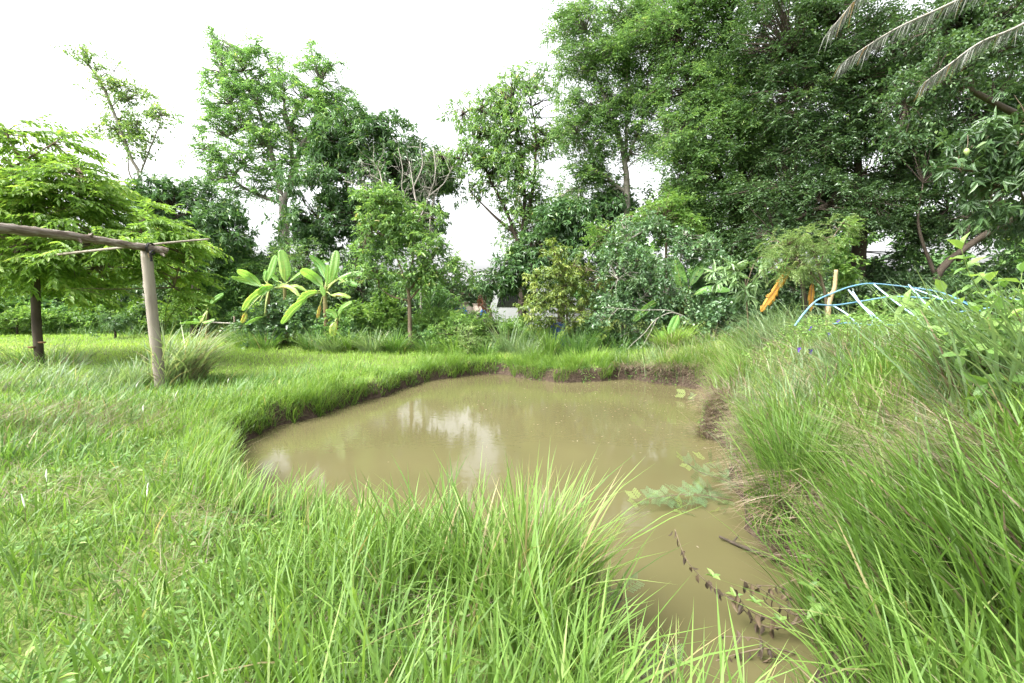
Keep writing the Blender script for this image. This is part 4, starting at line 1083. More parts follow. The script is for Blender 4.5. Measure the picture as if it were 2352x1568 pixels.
def far_post():
    Y = 10.4
    f = foot(87, Y)
    root = empty('dark_post', f, 'dark brown timber post with bracket fungus under the drooping tree', 'post')
    g = Geo()
    path = smooth_path([f - np.array([0, 0, .2]), W(84, 740, Y), W(80, 606, Y)], 8)
    tube(g, path, np.linspace(.09, .082, len(path)), 12, wob=.03)
    link('post_shaft', g, M['bark_dark'], root, smooth=True)
    g = Geo()
    lp = smooth_path([W(-60, 612, Y), W(40, 603, Y + .05), W(100, 598, Y), W(160, 604, Y - .05)], 5)
    tube(g, lp, np.linspace(.07, .055, len(lp)), 9, wob=.05)
    link('crossbar', g, M['bark_dark'], root, smooth=True)
    for u, v in ((72, 797), (97, 786)):
        c = W(u, v, Y - .1)
        g = Geo()
        th = np.linspace(0, 2 * math.pi, 10, endpoint=False)
        up = np.stack([c[0] + .09 * np.cos(th), c[1] + .06 * np.sin(th), np.full(10, c[2] + .012)], -1)
        dn = np.stack([c[0] + .06 * np.cos(th), c[1] + .04 * np.sin(th), np.full(10, c[2] - .02)], -1)
        k = np.arange(10); k2 = (k + 1) % 10
        g.add(np.vstack([up, dn, [[c[0], c[1], c[2] + .02]], [[c[0], c[1], c[2] - .025]]]), [np.stack([k, k2, k2 + 10, k + 10], -1), np.vstack([np.stack([k2, k, np.full(10, 20)], -1), np.stack([k + 10, k2 + 10, np.full(10, 21)], -1)])])
        link('bracket_fungus', g, M['fungus'], root, smooth=True)
far_post()

def cut_trunk():
    Y = 9.6
    f = foot(1899, Y)
    root = empty('cut_trunk', f, 'pale bare trunk cut off at the top beside the blue pipe frame', 'stump')
    g = Geo()
    path = smooth_path([f - np.array([0, 0, .1]), W(*z6([(695, 960)])[0][:2], Y), W(*z6([(715, 790)])[0][:2], Y), W(*z6([(752, 690)])[0][:2], Y), W(*z6([(765, 540)])[0][:2], Y)], 6)
    tube(g, path, np.linspace(.05, .036, len(path)), 9, wob=.07)
    link('stem', g, M['stump'], root, smooth=True)
    g = Geo()
    tube(g, [W(*z6([(713, 770)])[0][:2], Y), W(*z6([(700, 735)])[0][:2], Y - .05)], [.028, .016], 6)
    link('branch_stub', g, M['stump'], root, smooth=True)
cut_trunk()

# ---------------------------------------------------------------- frame of blue pipes
def pipe_frame():
    root = empty('pipe_frame', foot(2000, 7.6), 'collapsed frame of bent blue plastic pipes on the grassy bank', 'pipe frame')
    S = [('pipe_blue', [(415, 1015, 7.2), (500, 900, 7.3), (600, 800, 7.5), (730, 740, 7.8), (860, 690, 8.1), (1000, 660, 8.3), (1130, 660, 8.4), (1400, 690, 8.5), (1600, 720, 8.5), (1700, 750, 8.4), (1830, 800, 8.3), (1990, 890, 8.2)], .024),
         ('pipe_blue', [(590, 832, 7.6), (760, 838, 7.7), (1000, 802, 7.9), (1200, 770, 8.0), (1350, 768, 8.0), (1600, 785, 8.0), (1800, 806, 8.0)], .022),
         ('pipe_blue', [(740, 996, 7.0), (900, 990, 7.0), (1100, 1010, 7.0), (1300, 1000, 7.0), (1440, 980, 7.0)], .024),
         ('pipe_blue', [(1560, 945, 7.3), (1700, 915, 7.4), (1850, 890, 7.5), (2050, 865, 7.5), (2200, 860, 7.5), (2420, 862, 7.5)], .024),
         ('pipe_pale', [(870, 710, 8.0), (970, 830, 7.5), (1065, 935, 7.1), (1072, 1020, 7.0)], .022), ('pipe_pale', [(905, 722, 8.1), (975, 825, 7.6), (1070, 910, 7.2), (1165, 995, 7.0)], .022),
         ('pipe_pale', [(1085, 665, 8.35), (1250, 800, 7.9), (1440, 940, 7.3), (1565, 1045, 7.0)], .025), ('pipe_pale', [(1378, 668, 8.5), (1480, 780, 8.0), (1585, 890, 7.6)], .025),
         ('pipe_pale', [(1420, 700, 8.4), (1640, 780, 8.1), (1810, 838, 7.8)], .024), ('pipe_pale', [(738, 842, 7.75), (850, 910, 7.4), (945, 1000, 7.0), (985, 1070, 6.9)], .023),
         ('pipe_blue', [(1740, 765, 8.4), (1870, 830, 8.0), (2000, 892, 7.6)], .022), ('pipe_pale', [(2010, 762, 8.2), (2200, 775, 8.0), (2420, 820, 7.8)], .024)]
    for mat, pts, r in S:
        g = Geo()
        p = [W(q[0], q[1], Y) for q, Y in zip(z6([(a, b) for a, b, _ in pts]), [c for _, _, c in pts])]
        tube(g, smooth_path(p, 7), r * 0.55, 8)
        link('pipe', g, M[mat], root, smooth=True)
pipe_frame()

# ---------------------------------------------------------------- van, jars, shed, drums far behind
def box(geo, lo, hi, t=.5):
    x0, y0, z0 = lo; x1, y1, z1 = hi
    V = [(x0, y0, z0), (x1, y0, z0), (x1, y1, z0), (x0, y1, z0), (x0, y0, z1), (x1, y0, z1), (x1, y1, z1), (x0, y1, z1)]
    geo.add(V, [[(0, 3, 2, 1), (4, 5, 6, 7), (0, 1, 5, 4), (1, 2, 6, 5), (2, 3, 7, 6), (3, 0, 4, 7)]], [t])

def prism_y(geo, prof, y0, y1):
    n = len(prof)
    V = [(x, y0, z) for x, z in prof] + [(x, y1, z) for x, z in prof]
    k = np.arange(n); k2 = (k + 1) % n
    geo.add(V, [np.stack([k2, k, k + n, k2 + n], -1)])
    c = np.mean(prof, 0)
    geo.add(V + [(c[0], y0, c[1]), (c[0], y1, c[1])], [np.vstack([np.stack([k, k2, np.full(n, 2 * n)], -1), np.stack([k2 + n, k + n, np.full(n, 2 * n + 1)], -1)])])

def van():
    Y = 19.5
    x0 = W(1122, 700, Y)[0]
    root = empty('parked_van', (x0 + 2.2, Y + .8, 0), 'white van with dark windows parked under the trees beyond the pond', 'van')
    prof = [(0.0, .55), (0.0, 1.15), (.06, 1.30), (.28, 2.02), (.45, 2.12), (3.1, 2.14), (3.4, 2.05), (4.0, 1.35), (4.7, 1.12), (4.8, .85), (4.8, .45), (.1, .42)]
    g = Geo(); prism_y(g, [(x0 + a, b) for a, b in prof], Y, Y + 1.7)
    body = link('body', g, M['white_paint'], root)
    for q in ([(.34, 1.32), (.52, 1.95), (1.45, 1.97), (1.45, 1.32)], [(1.55, 1.32), (1.55, 1.97), (2.45, 1.97), (2.45, 1.32)], [(2.55, 1.32), (2.55, 1.97), (3.2, 1.95), (3.75, 1.34)]):
        g = Geo(); prism_y(g, [(x0 + a, b) for a, b in q[::-1]], Y - .012, Y + .02)
        link('window', g, M['glass'], root)
    g = Geo(); box(g, (x0 - .03, Y - .012, .92), (x0 + .10, Y + .12, 1.28))
    link('tail_light', g, M['red_lens'], root)
    g = Geo(); box(g, (x0 - .1, Y + .02, .45), (x0 + .02, Y + 1.68, .66))
    link('bumper', g, M['glass'], root)
    for xx in (.95, 3.9):
        for yy in (Y - .02, Y + 1.55):
            g = Geo(); tube(g, [(x0 + xx, yy, .34), (x0 + xx, yy + .2, .34)], [.34, .34], 18)
            wh = link('wheel', g, M['tyre'], root)
            g = Geo(); tube(g, [(x0 + xx, yy - .012, .34), (x0 + xx, yy + .05, .34)], [.2, .2], 14)
            link('rim', g, M['steel'], wh)
van()

def jar(label, u, Y, top_v, rw, patch):
    c = foot(u, Y)
    zt = W(u, top_v, Y)[2]
    root = empty('water_jar', c, label, 'water jar', 'big painted water jars')
    h = zt - c[2]
    prof = [(0, 0), (.45, 0), (.7, .12), (.95, .35), (1, .55), (.92, .74), (.7, .88), (.5, .93), (.52, .97), (.6, 1.0), (.52, 1.0), (.44, .95), (.3, .9)]
    n = 24
    th = np.linspace(0, 2 * math.pi, n, endpoint=False)
    V = np.vstack([np.stack([c[0] + rw * r * np.cos(th), c[1] + rw * r * np.sin(th), np.full(n, c[2] + h * z)], -1) for r, z in prof])
    g = Geo()
    i = np.arange(len(prof) - 1)[:, None] * n + np.arange(n)[None]
    j = np.arange(len(prof) - 1)[:, None] * n + (np.arange(n)[None] + 1) % n
    g.add(V, [np.stack([i, j, j + n, i + n], -1).reshape(-1, 4)])
    link('jar_body', g, M['cement'], root, smooth=True)
    # painted loop on the belly facing the pond
    for (a0, z0, ra, rz, w) in patch:
        g = Geo()
        ph = np.linspace(-0.3, 4.4, 22)
        inner, outer = [], []
        for s, lst in ((1 - w, inner), (1 + w, outer)):
            for p in ph:
                a = a0 + ra * s * math.cos(p); z = z0 + rz * s * math.sin(p)
                r = np.interp(z, [q[1] for q in prof[1:8]], [q[0] for q in prof[1:8]]) * rw + .006
                lst.append((c[0] + r * math.cos(a), c[1] + r * math.sin(a), c[2] + h * z))
        m = len(ph); k = np.arange(m - 1)
        g.add(np.array(inner + outer), [np.stack([k, k + 1, k + 1 + m, k + m], -1)])
        link('painted_mark', g, M['blue_paint'], root)
jar('cement water jar with a blue painted loop behind the weeds', 1058, 17.6, 693, .62, [(-1.45, .72, .36, .17, .3)])
jar('cement water jar with smeared blue paint next to the van', 1103, 17.9, 697, .52, [(-1.2, .7, .25, .12, .35)])

def shed():
    Y = 24.0
    root = empty('open_shed', (W(1100, 690, Y)[0], Y + 2, 0), 'open timber shed with pale corrugated metal roof behind the trees', 'shed')
    xl, xr = W(1010, 690, Y)[0], W(1290, 690, Y)[0]
    ze, zr = W(1100, 655, Y)[2], W(1100, 622, Y + 4)[2]
    n = int((xr - xl) / .04)
    xs = np.linspace(xl, xr, n)
    cor = .02 * np.cos(np.arange(n) * math.pi / 2)
    g = Geo()
    V = np.vstack([np.column_stack([xs, np.full(n, Y), ze + cor]), np.column_stack([xs, np.full(n, Y + 4.5), zr + cor])])
    k = np.arange(n - 1)
    g.add(V, [np.stack([k, k + 1, k + 1 + n, k + n], -1)])
    link('roof', g, M['roof'], root, smooth=True)
    for x in np.linspace(xl + .2, xr - .2, 4):
        for y, zt in ((Y + .15, ze), (Y + 4.2, zr)):
            g = Geo(); tube(g, [(x, y, -.1), (x, y, zt - .09)], [.06, .06], 8, wob=.04)
            link('post', g, M['timber'], root, smooth=True)
    for y, zt in ((Y + .15, ze), (Y + 4.2, zr)):
        g = Geo(); box(g, (xl, y - .04, zt - .14), (xr, y + .04, zt - .03))
        link('beam', g, M['timber'], root)
    for i in range(5):
        zz = .5 + i * .42
        g = Geo(); box(g, (xl, Y + 4.28, zz), (xr, Y + 4.31, zz + .34))
        link('board', g, M['timber'], root)
shed()

def drum(label, u, Y, dz=0):
    c = foot(u, Y)
    root = empty('plastic_drum', c, label, 'drum', 'blue plastic drums')
    g = Geo()
    z = [0, .02, .05, .28, .30, .33, .58, .60, .63, .86, .9, .92]
    r = [.26, .285, .29, .29, .305, .29, .29, .305, .29, .29, .27, .24]
    tube(g, [(c[0], c[1], c[2] + a) for a in z], r, 20)
    link('drum_body', g, M['drum'], root, smooth=True)
    for s in (-.12, .12):
        g = Geo(); tube(g, [(c[0] + s, c[1], c[2] + .92), (c[0] + s, c[1], c[2] + .95)], [.035, .035], 8)
        link('bung', g, M['tyre'], root)
drum('blue plastic drum half hidden in tall sedge under the yellow-green bush', 1284, 14.4)

def rail_fence():
    Y = 18.6
    root = empty('rail_fence', foot(530, Y), 'low fence of thin wooden rails behind the small banana plant', 'fence')
    g = Geo(); tube(g, smooth_path([W(470, 738, Y), W(520, 742, Y), W(600, 744, Y - .1)], 5), .035, 7, wob=.06)
    link('rail', g, M['twig_pale'], root, smooth=True)
    for u in (480, 540, 592):
        f = foot(u, Y + .06)
        g = Geo(); tube(g, [f - np.array([0, 0, .1]), f + np.array([.02, 0, .95])], [.04, .035], 7, wob=.05)
        link('fence_post', g, M['timber'], root, smooth=True)
rail_fence()

# ---------------------------------------------------------------- coconut palm, its fronds reach in from above
def palm():
    base = np.array([9.3, 6.2, gz(9.3, 6.2)])
    root = empty('coconut_palm', base, 'coconut palm whose greying fronds hang in from the top', 'palm')
    top = np.array([8.9, 6.3, 8.2])
    g = Geo(); path = smooth_path([base - [0, 0, .2], base + [.25, 0, 3.5], top], 10)
    tube(g, path, np.linspace(.19, .13, len(path)), 10, wob=.05)
    link('trunk', g, M['bark_grey'], root, smooth=True)
    fr = [([(2720, -330, 6.3), (2420, -110, 6.0), (2199, 0, 5.8), (2067, 61, 5.7), (1988, 108, 5.7), (1935, 145, 5.7)], .32, 48), ([(2720, -330, 6.3), (2520, -50, 5.6), (2352, 53, 5.2), (2252, 97, 5.1), (2180, 148, 5.1), (2122, 190, 5.1)], .28, 44),
          ([(2720, -330, 6.3), (2300, -240, 6.2), (2120, -110, 6.2), (2000, -35, 6.2), (1905, 70, 6.2)], .4, 44)]
    for pts, ln, n in fr:
        p = smooth_path([W(a, b, c) for a, b, c in pts], 8)
        g = Geo(); tube(g, p, np.linspace(.02, .004, len(p)), 6)
        rac = link('frond', g, M['twig_pale'], root, smooth=True)
        T = unit(np.gradient(p, axis=0))
        for k in range(n):
            s = .2 + .79 * (k + rng.uniform(-.4, .4)) / n
            i = s * (len(p) - 1); i0 = int(i)
            q = p[i0] + (p[min(i0 + 1, len(p) - 1)] - p[i0]) * (i - i0)
            t = T[i0]
            for sg in (-1, 1):
                side = unit(np.cross(t, UP))
                d = unit(t * 1.6 + side * sg * .25 - UP * .5 + rng.normal(0, .2, 3))
                L = ln * rng.uniform(.75, 1.15) * (1 - .45 * s)
                gl = Geo()
                mid = q + d * L * .5
                end = q + d * L - UP * L * .45
                pa = smooth_path([q, mid, end], 3)
                wd = np.interp(np.linspace(0, 1, len(pa)), [0, .3, 1], [.003, .0058, .0015])
                sd_ = unit(np.cross(d, side + UP * .3))
                m = len(pa); a = np.arange(m - 1)
                tv = rng.uniform(.0, .62) if rng.random() > .06 + .3 * (s > .95) else rng.uniform(.9, 1)
                gl.add(np.vstack([pa - sd_ * wd[:, None], pa + sd_ * wd[:, None]]), [np.stack([a, a + 1, a + 1 + m, a + m], -1)], [tv])
                link('leaflet', gl, M['frond'], rac)
        # finer leaflets between them
        fl = Geo()
        m = 150
        j = rng.uniform(.2, .99, m) * (len(p) - 1.01); j0 = j.astype(int)
        q = p[j0] + (p[j0 + 1] - p[j0]) * (j - j0)[:, None]
        d = unit(T[j0] * 1.6 - UP * .45 + rng.normal(0, .22, (m, 3)))
        L = (ln * rng.uniform(.6, 1.1, m) * (1 - .4 * j / len(p)))[:, None]
        sd_ = unit(np.cross(d, rng.normal(0, 1, (m, 3)))) * .004
        mid = q + d * L * .55
        end = q + d * L - UP * L * .5
        V = np.stack([q, mid - sd_, end, mid + sd_], 1).reshape(-1, 3)
        fl.add(V, [np.arange(m)[:, None] * 4 + np.arange(4)[None]], [rng.uniform(0, .6, m)])
        link('fine_leaflets', fl, M['frond'], rac, kind='stuff')
palm()

def mango_fruit(label, u, v, Y, s=1.0):
    c = W(u, v, Y)
    root = empty('mango_fruit', c, label, 'mango', 'green mangoes')
    g = Geo()
    n = 12
    th = np.linspace(0, 2 * math.pi, n, endpoint=False)
    V = []
    zs = np.linspace(0, 1, 9)
    for z in zs:
        r = .040 * s * math.sin(math.pi * min(1, max(.02, z))) ** .6 * (1.0 + .15 * (z - .5))
        V.append(np.stack([c[0] + r * np.cos(th) + .012 * s * (1 - z) ** 2, c[1] + .85 * r * np.sin(th), np.full(n, c[2] - .055 * s + .11 * s * z)], -1))
    V = np.vstack(V)
    i = np.arange(8)[:, None] * n + np.arange(n)[None]; j = np.arange(8)[:, None] * n + (np.arange(n)[None] + 1) % n
    g.add(V, [np.stack([i, j, j + n, i + n], -1).reshape(-1, 4)])
    link('fruit', g, M['mango_fruit'], root, smooth=True)
    g = Geo(); tube(g, smooth_path([c + [0, 0, .05 * s], c + [.01, 0, .12], c + [.015, .02, .26]], 4), .004, 5)
    link('stalk', g, M['stem_dry'], root)
mango_fruit('green mango hanging in the open below the drooping leaves', 2220, 348, 7.1)
mango_fruit('green mango half hidden among leaves near the picture edge', 2307, 347, 7.2, .8)

# ---------------------------------------------------------------- grass
def scatter(n, x0, x1, y0, y1, keep=None, near=None, power=1.2):
    """n random ground points; density falls off with distance beyond near"""
    x = rng.uniform(x0, x1, n); y = rng.uniform(y0, y1, n)
    if near is not None:
        m = rng.random(n) < np.minimum(1, (near / np.maximum(y, .1)) ** power)
        x, y = x[m], y[m]
    # nothing that stands far outside the view
    m = np.abs(x) < 1.25 * y + 1.6
    x, y = x[m], y[m]
    sd = pond_sd(x, y)
    m = sd > 0.02
    if keep is not None:
        m &= keep(x, y, sd)
    x, y, sd = x[m], y[m], sd[m]
    return np.stack([x, y, ground_z(x, y, sd)], -1), sd

def right_side(x, y):
    """the mounded right bank, right of the pond's axis"""
    return x - 0.10 * y > np.where(y < 2.5, 0.95, np.where(y < 11.5, 1.3, 2.6))

# lawn beyond and left of the pond
def lawn():
    g = Geo()
    P, sd = scatter(190000, -24, 6, 5.2, 26, lambda x, y, s: ~right_side(x, y) & (s > .05) & ~((y < 5.6) & (x > -4.2)) & (vnoise(x, y, .5, 21) > .12), near=8, power=1.15)
    n = len(P)
    edge = np.exp(-sd / .5)
    patch = vnoise(P[:, 0], P[:, 1], 1.4, 22)
    h = (rng.uniform(.05, .13, n) + .10 * patch ** 2 + .14 * edge * rng.random(n)) * np.where(P[:, 1] > 11.5, 1.15, 1)
    t = np.clip(.30 + .5 * vnoise(P[:, 0], P[:, 1], 2.2, 23) + rng.normal(0, .16, n) - .15 * edge, 0, 1)
    w = rng.uniform(.006, .011, n) * np.clip(P[:, 1] / 9, .8, 1.9)
    blades(g, P, h, w * 1.25, rng.uniform(0, 6.283, n), rng.uniform(.05, .7, n), rng.uniform(0, .6, n), t, 2)
    link('lawn_grass', g, M['lawn'], kind='stuff', label='short bright lawn grass spreading left of and behind the pond', category='grass')
lawn()

# grass in front of the camera
def front_grass():
    g = Geo()
    land = lambda x, y, s: ~right_side(x, y) & (x < .9)
    # low mixed turf
    P, sd = scatter(60000, -9, .9, .8, 7.2, land, near=3.0, power=.9)
    n = len(P)
    h = rng.uniform(.05, .17, n); t = rand_t(n, .45, .22)
    blades(g, P, h, rng.uniform(.005, .012, n), rng.uniform(0, 6.283, n), rng.uniform(.1, 1.2, n), rng.uniform(0, .7, n), t, 3)
    # upright blades, tall toward the water and the middle of the picture
    P, sd = scatter(46000, -8, .95, .75, 7.4, lambda x, y, s: land(x, y, s) & (vnoise(x, y, .45, 31) > .25), near=2.8, power=.9)
    n = len(P)
    tall = np.clip(.25 + .75 * sstep(-1.9, -.2, P[:, 0] + .2 * (2.5 - P[:, 1])), 0, 1) * (.65 + .7 * vnoise(P[:, 0], P[:, 1], .8, 32))
    tall = np.maximum(tall, .55 * np.exp(-sd / .3))
    keep = rng.random(n) < .13 + .87 * tall
    P, sd, tall = P[keep], sd[keep], tall[keep]
    n = len(P)
    h = (.13 + .40 * tall) * rng.uniform(.5, 1.25, n)
    t = np.clip(.45 + .35 * (vnoise(P[:, 0], P[:, 1], .6, 33) - .5) + rng.normal(0, .22, n), 0, 1)
    near = P[:, 1] < 3.6
    az = rng.uniform(0, 6.283, n)
    for m, sg in ((near, 5), (~near, 3)):
        blades(g, P[m], h[m], rng.uniform(.008, .0175, m.sum()), az[m], rng.uniform(.0, .55, m.sum()), np.abs(rng.normal(.22, .32, m.sum())), t[m], sg)
    link('meadow_grass', g, M['grass'], kind='stuff', label='rank fresh green grass growing on the near bank of the pond', category='grass')
    # fringe that leans out over the water along the near shore
    f = Geo()
    k = rng.integers(0, len(pond), 11000)
    p = pond[k] + _nor[k] * rng.uniform(.03, .45, (11000, 1))
    m = (p[:, 0] < 1.0) & (p[:, 1] < 5.2)
    p, k = p[m], k[m]
    n = len(p)
    P = np.column_stack([p, ground_z(p[:, 0], p[:, 1])])
    az = np.arctan2(-_nor[k, 1], -_nor[k, 0]) + rng.normal(0, .75, n)
    h = rng.uniform(.16, .42, n) * (.6 + .7 * vnoise(P[:, 0], P[:, 1], .4, 34)) * (1 + .35 * sstep(-1.2, .2, P[:, 0]))
    blades(f, P, h, rng.uniform(.007, .015, n), az, rng.uniform(.05, .4, n), np.abs(rng.normal(.25, .2, n)), rand_t(n, .6, .2), 5)
    link('shore_grass', f, M['grass'], kind='stuff', label='pale blades leaning out over the water from the near bank', category='grass')
front_grass()

def left_meadow():
    g = Geo()
    P, sd = scatter(26000, -12, -2.6, 4.2, 10.5, lambda x, y, q: (q > .9) & (vnoise(x, y, .9, 36) + .25 * sstep(-4, -7, x) - .25 * sstep(8, 10.5, y) > .52), near=5, power=.8)
    n = len(P)
    h = rng.uniform(.10, .36, n) * (.6 + .7 * vnoise(P[:, 0], P[:, 1], .6, 37))
    blades(g, P, h, rng.uniform(.008, .018, n), rng.normal(.3, 1.4, n), rng.uniform(.05, .6, n), np.abs(rng.normal(.35, .3, n)), rand_t(n, .45, .22), 3)
    link('rough_meadow_grass', g, M['tall'], kind='stuff', label='rough green grass around the posts on the left side', category='grass')
left_meadow()

# dead blades lying in the turf
def straw_litter():
    g = Geo()
    P, sd = scatter(22000, -9, .9, .8, 8, lambda x, y, s: ~right_side(x, y) & (vnoise(x, y, .7, 41) > .42), near=3, power=1)
    n = len(P); P[:, 2] += rng.uniform(.0, .07, n)
    blades(g, P, rng.uniform(.08, .28, n), rng.uniform(.003, .008, n), rng.uniform(0, 6.283, n), rng.uniform(1.2, 3.0, n) , rng.uniform(.0, .6, n), rand_t(n, .6, .25), 2)
    # a drift of long straw at the left edge
    c = on_ground(60, 985)
    n = 1200
    p = c[:2] + rng.normal(0, 1, (n, 2)) * np.array([.9, .5])
    P = np.column_stack([p, ground_z(p[:, 0], p[:, 1]) + rng.uniform(.02, .16, n)])
    blades(g, P, rng.uniform(.2, .5, n), rng.uniform(.005, .011, n), rng.normal(-.4, .7, n), rng.uniform(1.5, 2.5, n), rng.uniform(0, .3, n), rand_t(n, .75, .2), 3)
    link('straw_litter', g, M['straw'], kind='stuff', label='dead straw lying in the turf on the near left side', category='straw')
straw_litter()

def small_weeds():
    g = Geo()
    P, sd = scatter(15000, -6, .6, .8, 6, lambda x, y, s: ~right_side(x, y) & (vnoise(x, y, .5, 45) > .5), near=2.6, power=1)
    n = len(P); P[:, 2] += rng.uniform(.02, .10, n)
    a = rng.uniform(0, 6.283, n)
    d = np.stack([np.cos(a), np.sin(a), rng.uniform(-.1, .5, n)], -1)
    hex_leaves(g, P, d, UP + rng.normal(0, .3, (n, 3)), rng.uniform(.025, .075, n), rng.uniform(.014, .036, n), rand_t(n, .4, .25))
    # trailing weeds on the broken bank edge
    k = rng.integers(0, len(pond), 9000)
    o = rng.uniform(.0, .28, (9000, 1))
    p = pond[k] + _nor[k] * o
    m = (p[:, 1] > 5) & (p[:, 0] < 4.2) & (vnoise(p[:, 0], p[:, 1], .3, 46) > .52)
    p = p[m]; n = len(p)
    P = np.column_stack([p, ground_z(p[:, 0], p[:, 1]) + rng.uniform(.0, .10, n)])
    hex_leaves(g, P, rng.normal(0, 1, (n, 3)) * [1, 1, .6], UP + rng.normal(0, .5, (n, 3)), rng.uniform(.03, .07, n), rng.uniform(.018, .035, n), rand_t(n, .35, .25))
    link('small_weeds', g, M['weed'], kind='stuff', label='tiny broad-leaved weeds creeping through turf and bank edge', category='weeds')
small_weeds()

# fringe on the left and far banks
def bank_fringe():
    g = Geo()
    N = 42000
    k = rng.integers(0, len(pond), N)
    o = .03 + .9 * rng.random(N) ** 1.6
    p = pond[k] + _nor[k] * o[:, None]
    m = (p[:, 1] > 5.2) & ~right_side(p[:, 0], p[:, 1]) & ~((p[:, 0] > -3.2) & (p[:, 1] < 5.4))
    m &= vnoise(p[:, 0], p[:, 1], .28, 51) > .24
    p, k, o = p[m], k[m], o[m]
    n = len(p)
    P = np.column_stack([p, ground_z(p[:, 0], p[:, 1])])
    far = sstep(10, 12, P[:, 1])
    az = np.arctan2(-_nor[k, 1], -_nor[k, 0]) + rng.normal(0, 1.4, n)
    h = (rng.uniform(.06, .2, n) + .42 * far * rng.random(n) ** 1.5) * (.35 + 1.2 * vnoise(P[:, 0], P[:, 1], .4, 52)) * 1.1
    h = np.where(P[:, 0] < -2.8, h + .14 * rng.random(n), h * np.where(P[:, 0] < .5, .75, 1))
    blades(g, P, h, rng.uniform(.007, .014, n), az, rng.uniform(.05, .7, n), np.abs(rng.normal(.35, .3, n)), rand_t(n, .5, .2), 3)
    link('bank_fringe_grass', g, M['grass'], kind='stuff', label='grass fringe overhanging the broken soil edge of the far bank', category='grass')
    # roots and dry blades hanging down the soil face
    s = Geo()
    N = 9000
    k = rng.integers(0, len(pond), N)
    p = pond[k] + _nor[k] * rng.uniform(.05, .16, (N, 1))
    m = (p[:, 1] > 5.2) & (p[:, 0] < 4.6)
    m &= (p[:, 0] > .2) | (rng.random(N) < .35)
    p, k = p[m], k[m]
    n = len(p)
    P = np.column_stack([p, ground_z(p[:, 0], p[:, 1]) + .03])
    az = np.arctan2(-_nor[k, 1], -_nor[k, 0]) + rng.normal(0, .6, n)
    blades(s, P, rng.uniform(.05, .11, n), rng.uniform(.004, .009, n), az, rng.uniform(.6, 1.4, n), rng.uniform(1.2, 3.0, n), rand_t(n, .35, .25), 3)
    link('hanging_roots', s, M['straw'], kind='stuff', label='brown roots and dry blades hanging down the far soil bank', category='roots')
bank_fringe()

# undergrowth of rank grass between the lawn and the trees
def undergrowth():
    g = Geo()
    def keep(x, y, s):
        line = np.where(x < -4, 15.6, np.where(x < 0, 15.6 - (x + 4) * .75, 12.55))
        line = np.where(x < -8.5, 20.5, line)
        return (y > line + (vnoise(x, y, 1.0, 61) - .5) * .8) & (y < line + 5) & ~((x > 5.6) & (y < 12.0))
    P, sd = scatter(60000, -22, 9, 12, 26, keep, near=14, power=1)
    n = len(P)
    h = rng.uniform(.2, .75, n) * (.45 + 1.0 * vnoise(P[:, 0], P[:, 1], .9, 62))
    blades(g, P, h, rng.uniform(.014, .03, n), rng.uniform(0, 6.283, n), rng.uniform(.1, .6, n), np.abs(rng.normal(.5, .35, n)), rand_t(n, .42, .2), 3)
    link('undergrowth_grass', g, M['tall'], kind='stuff', label='rank grass between the lawn and the trees', category='grass')
undergrowth()

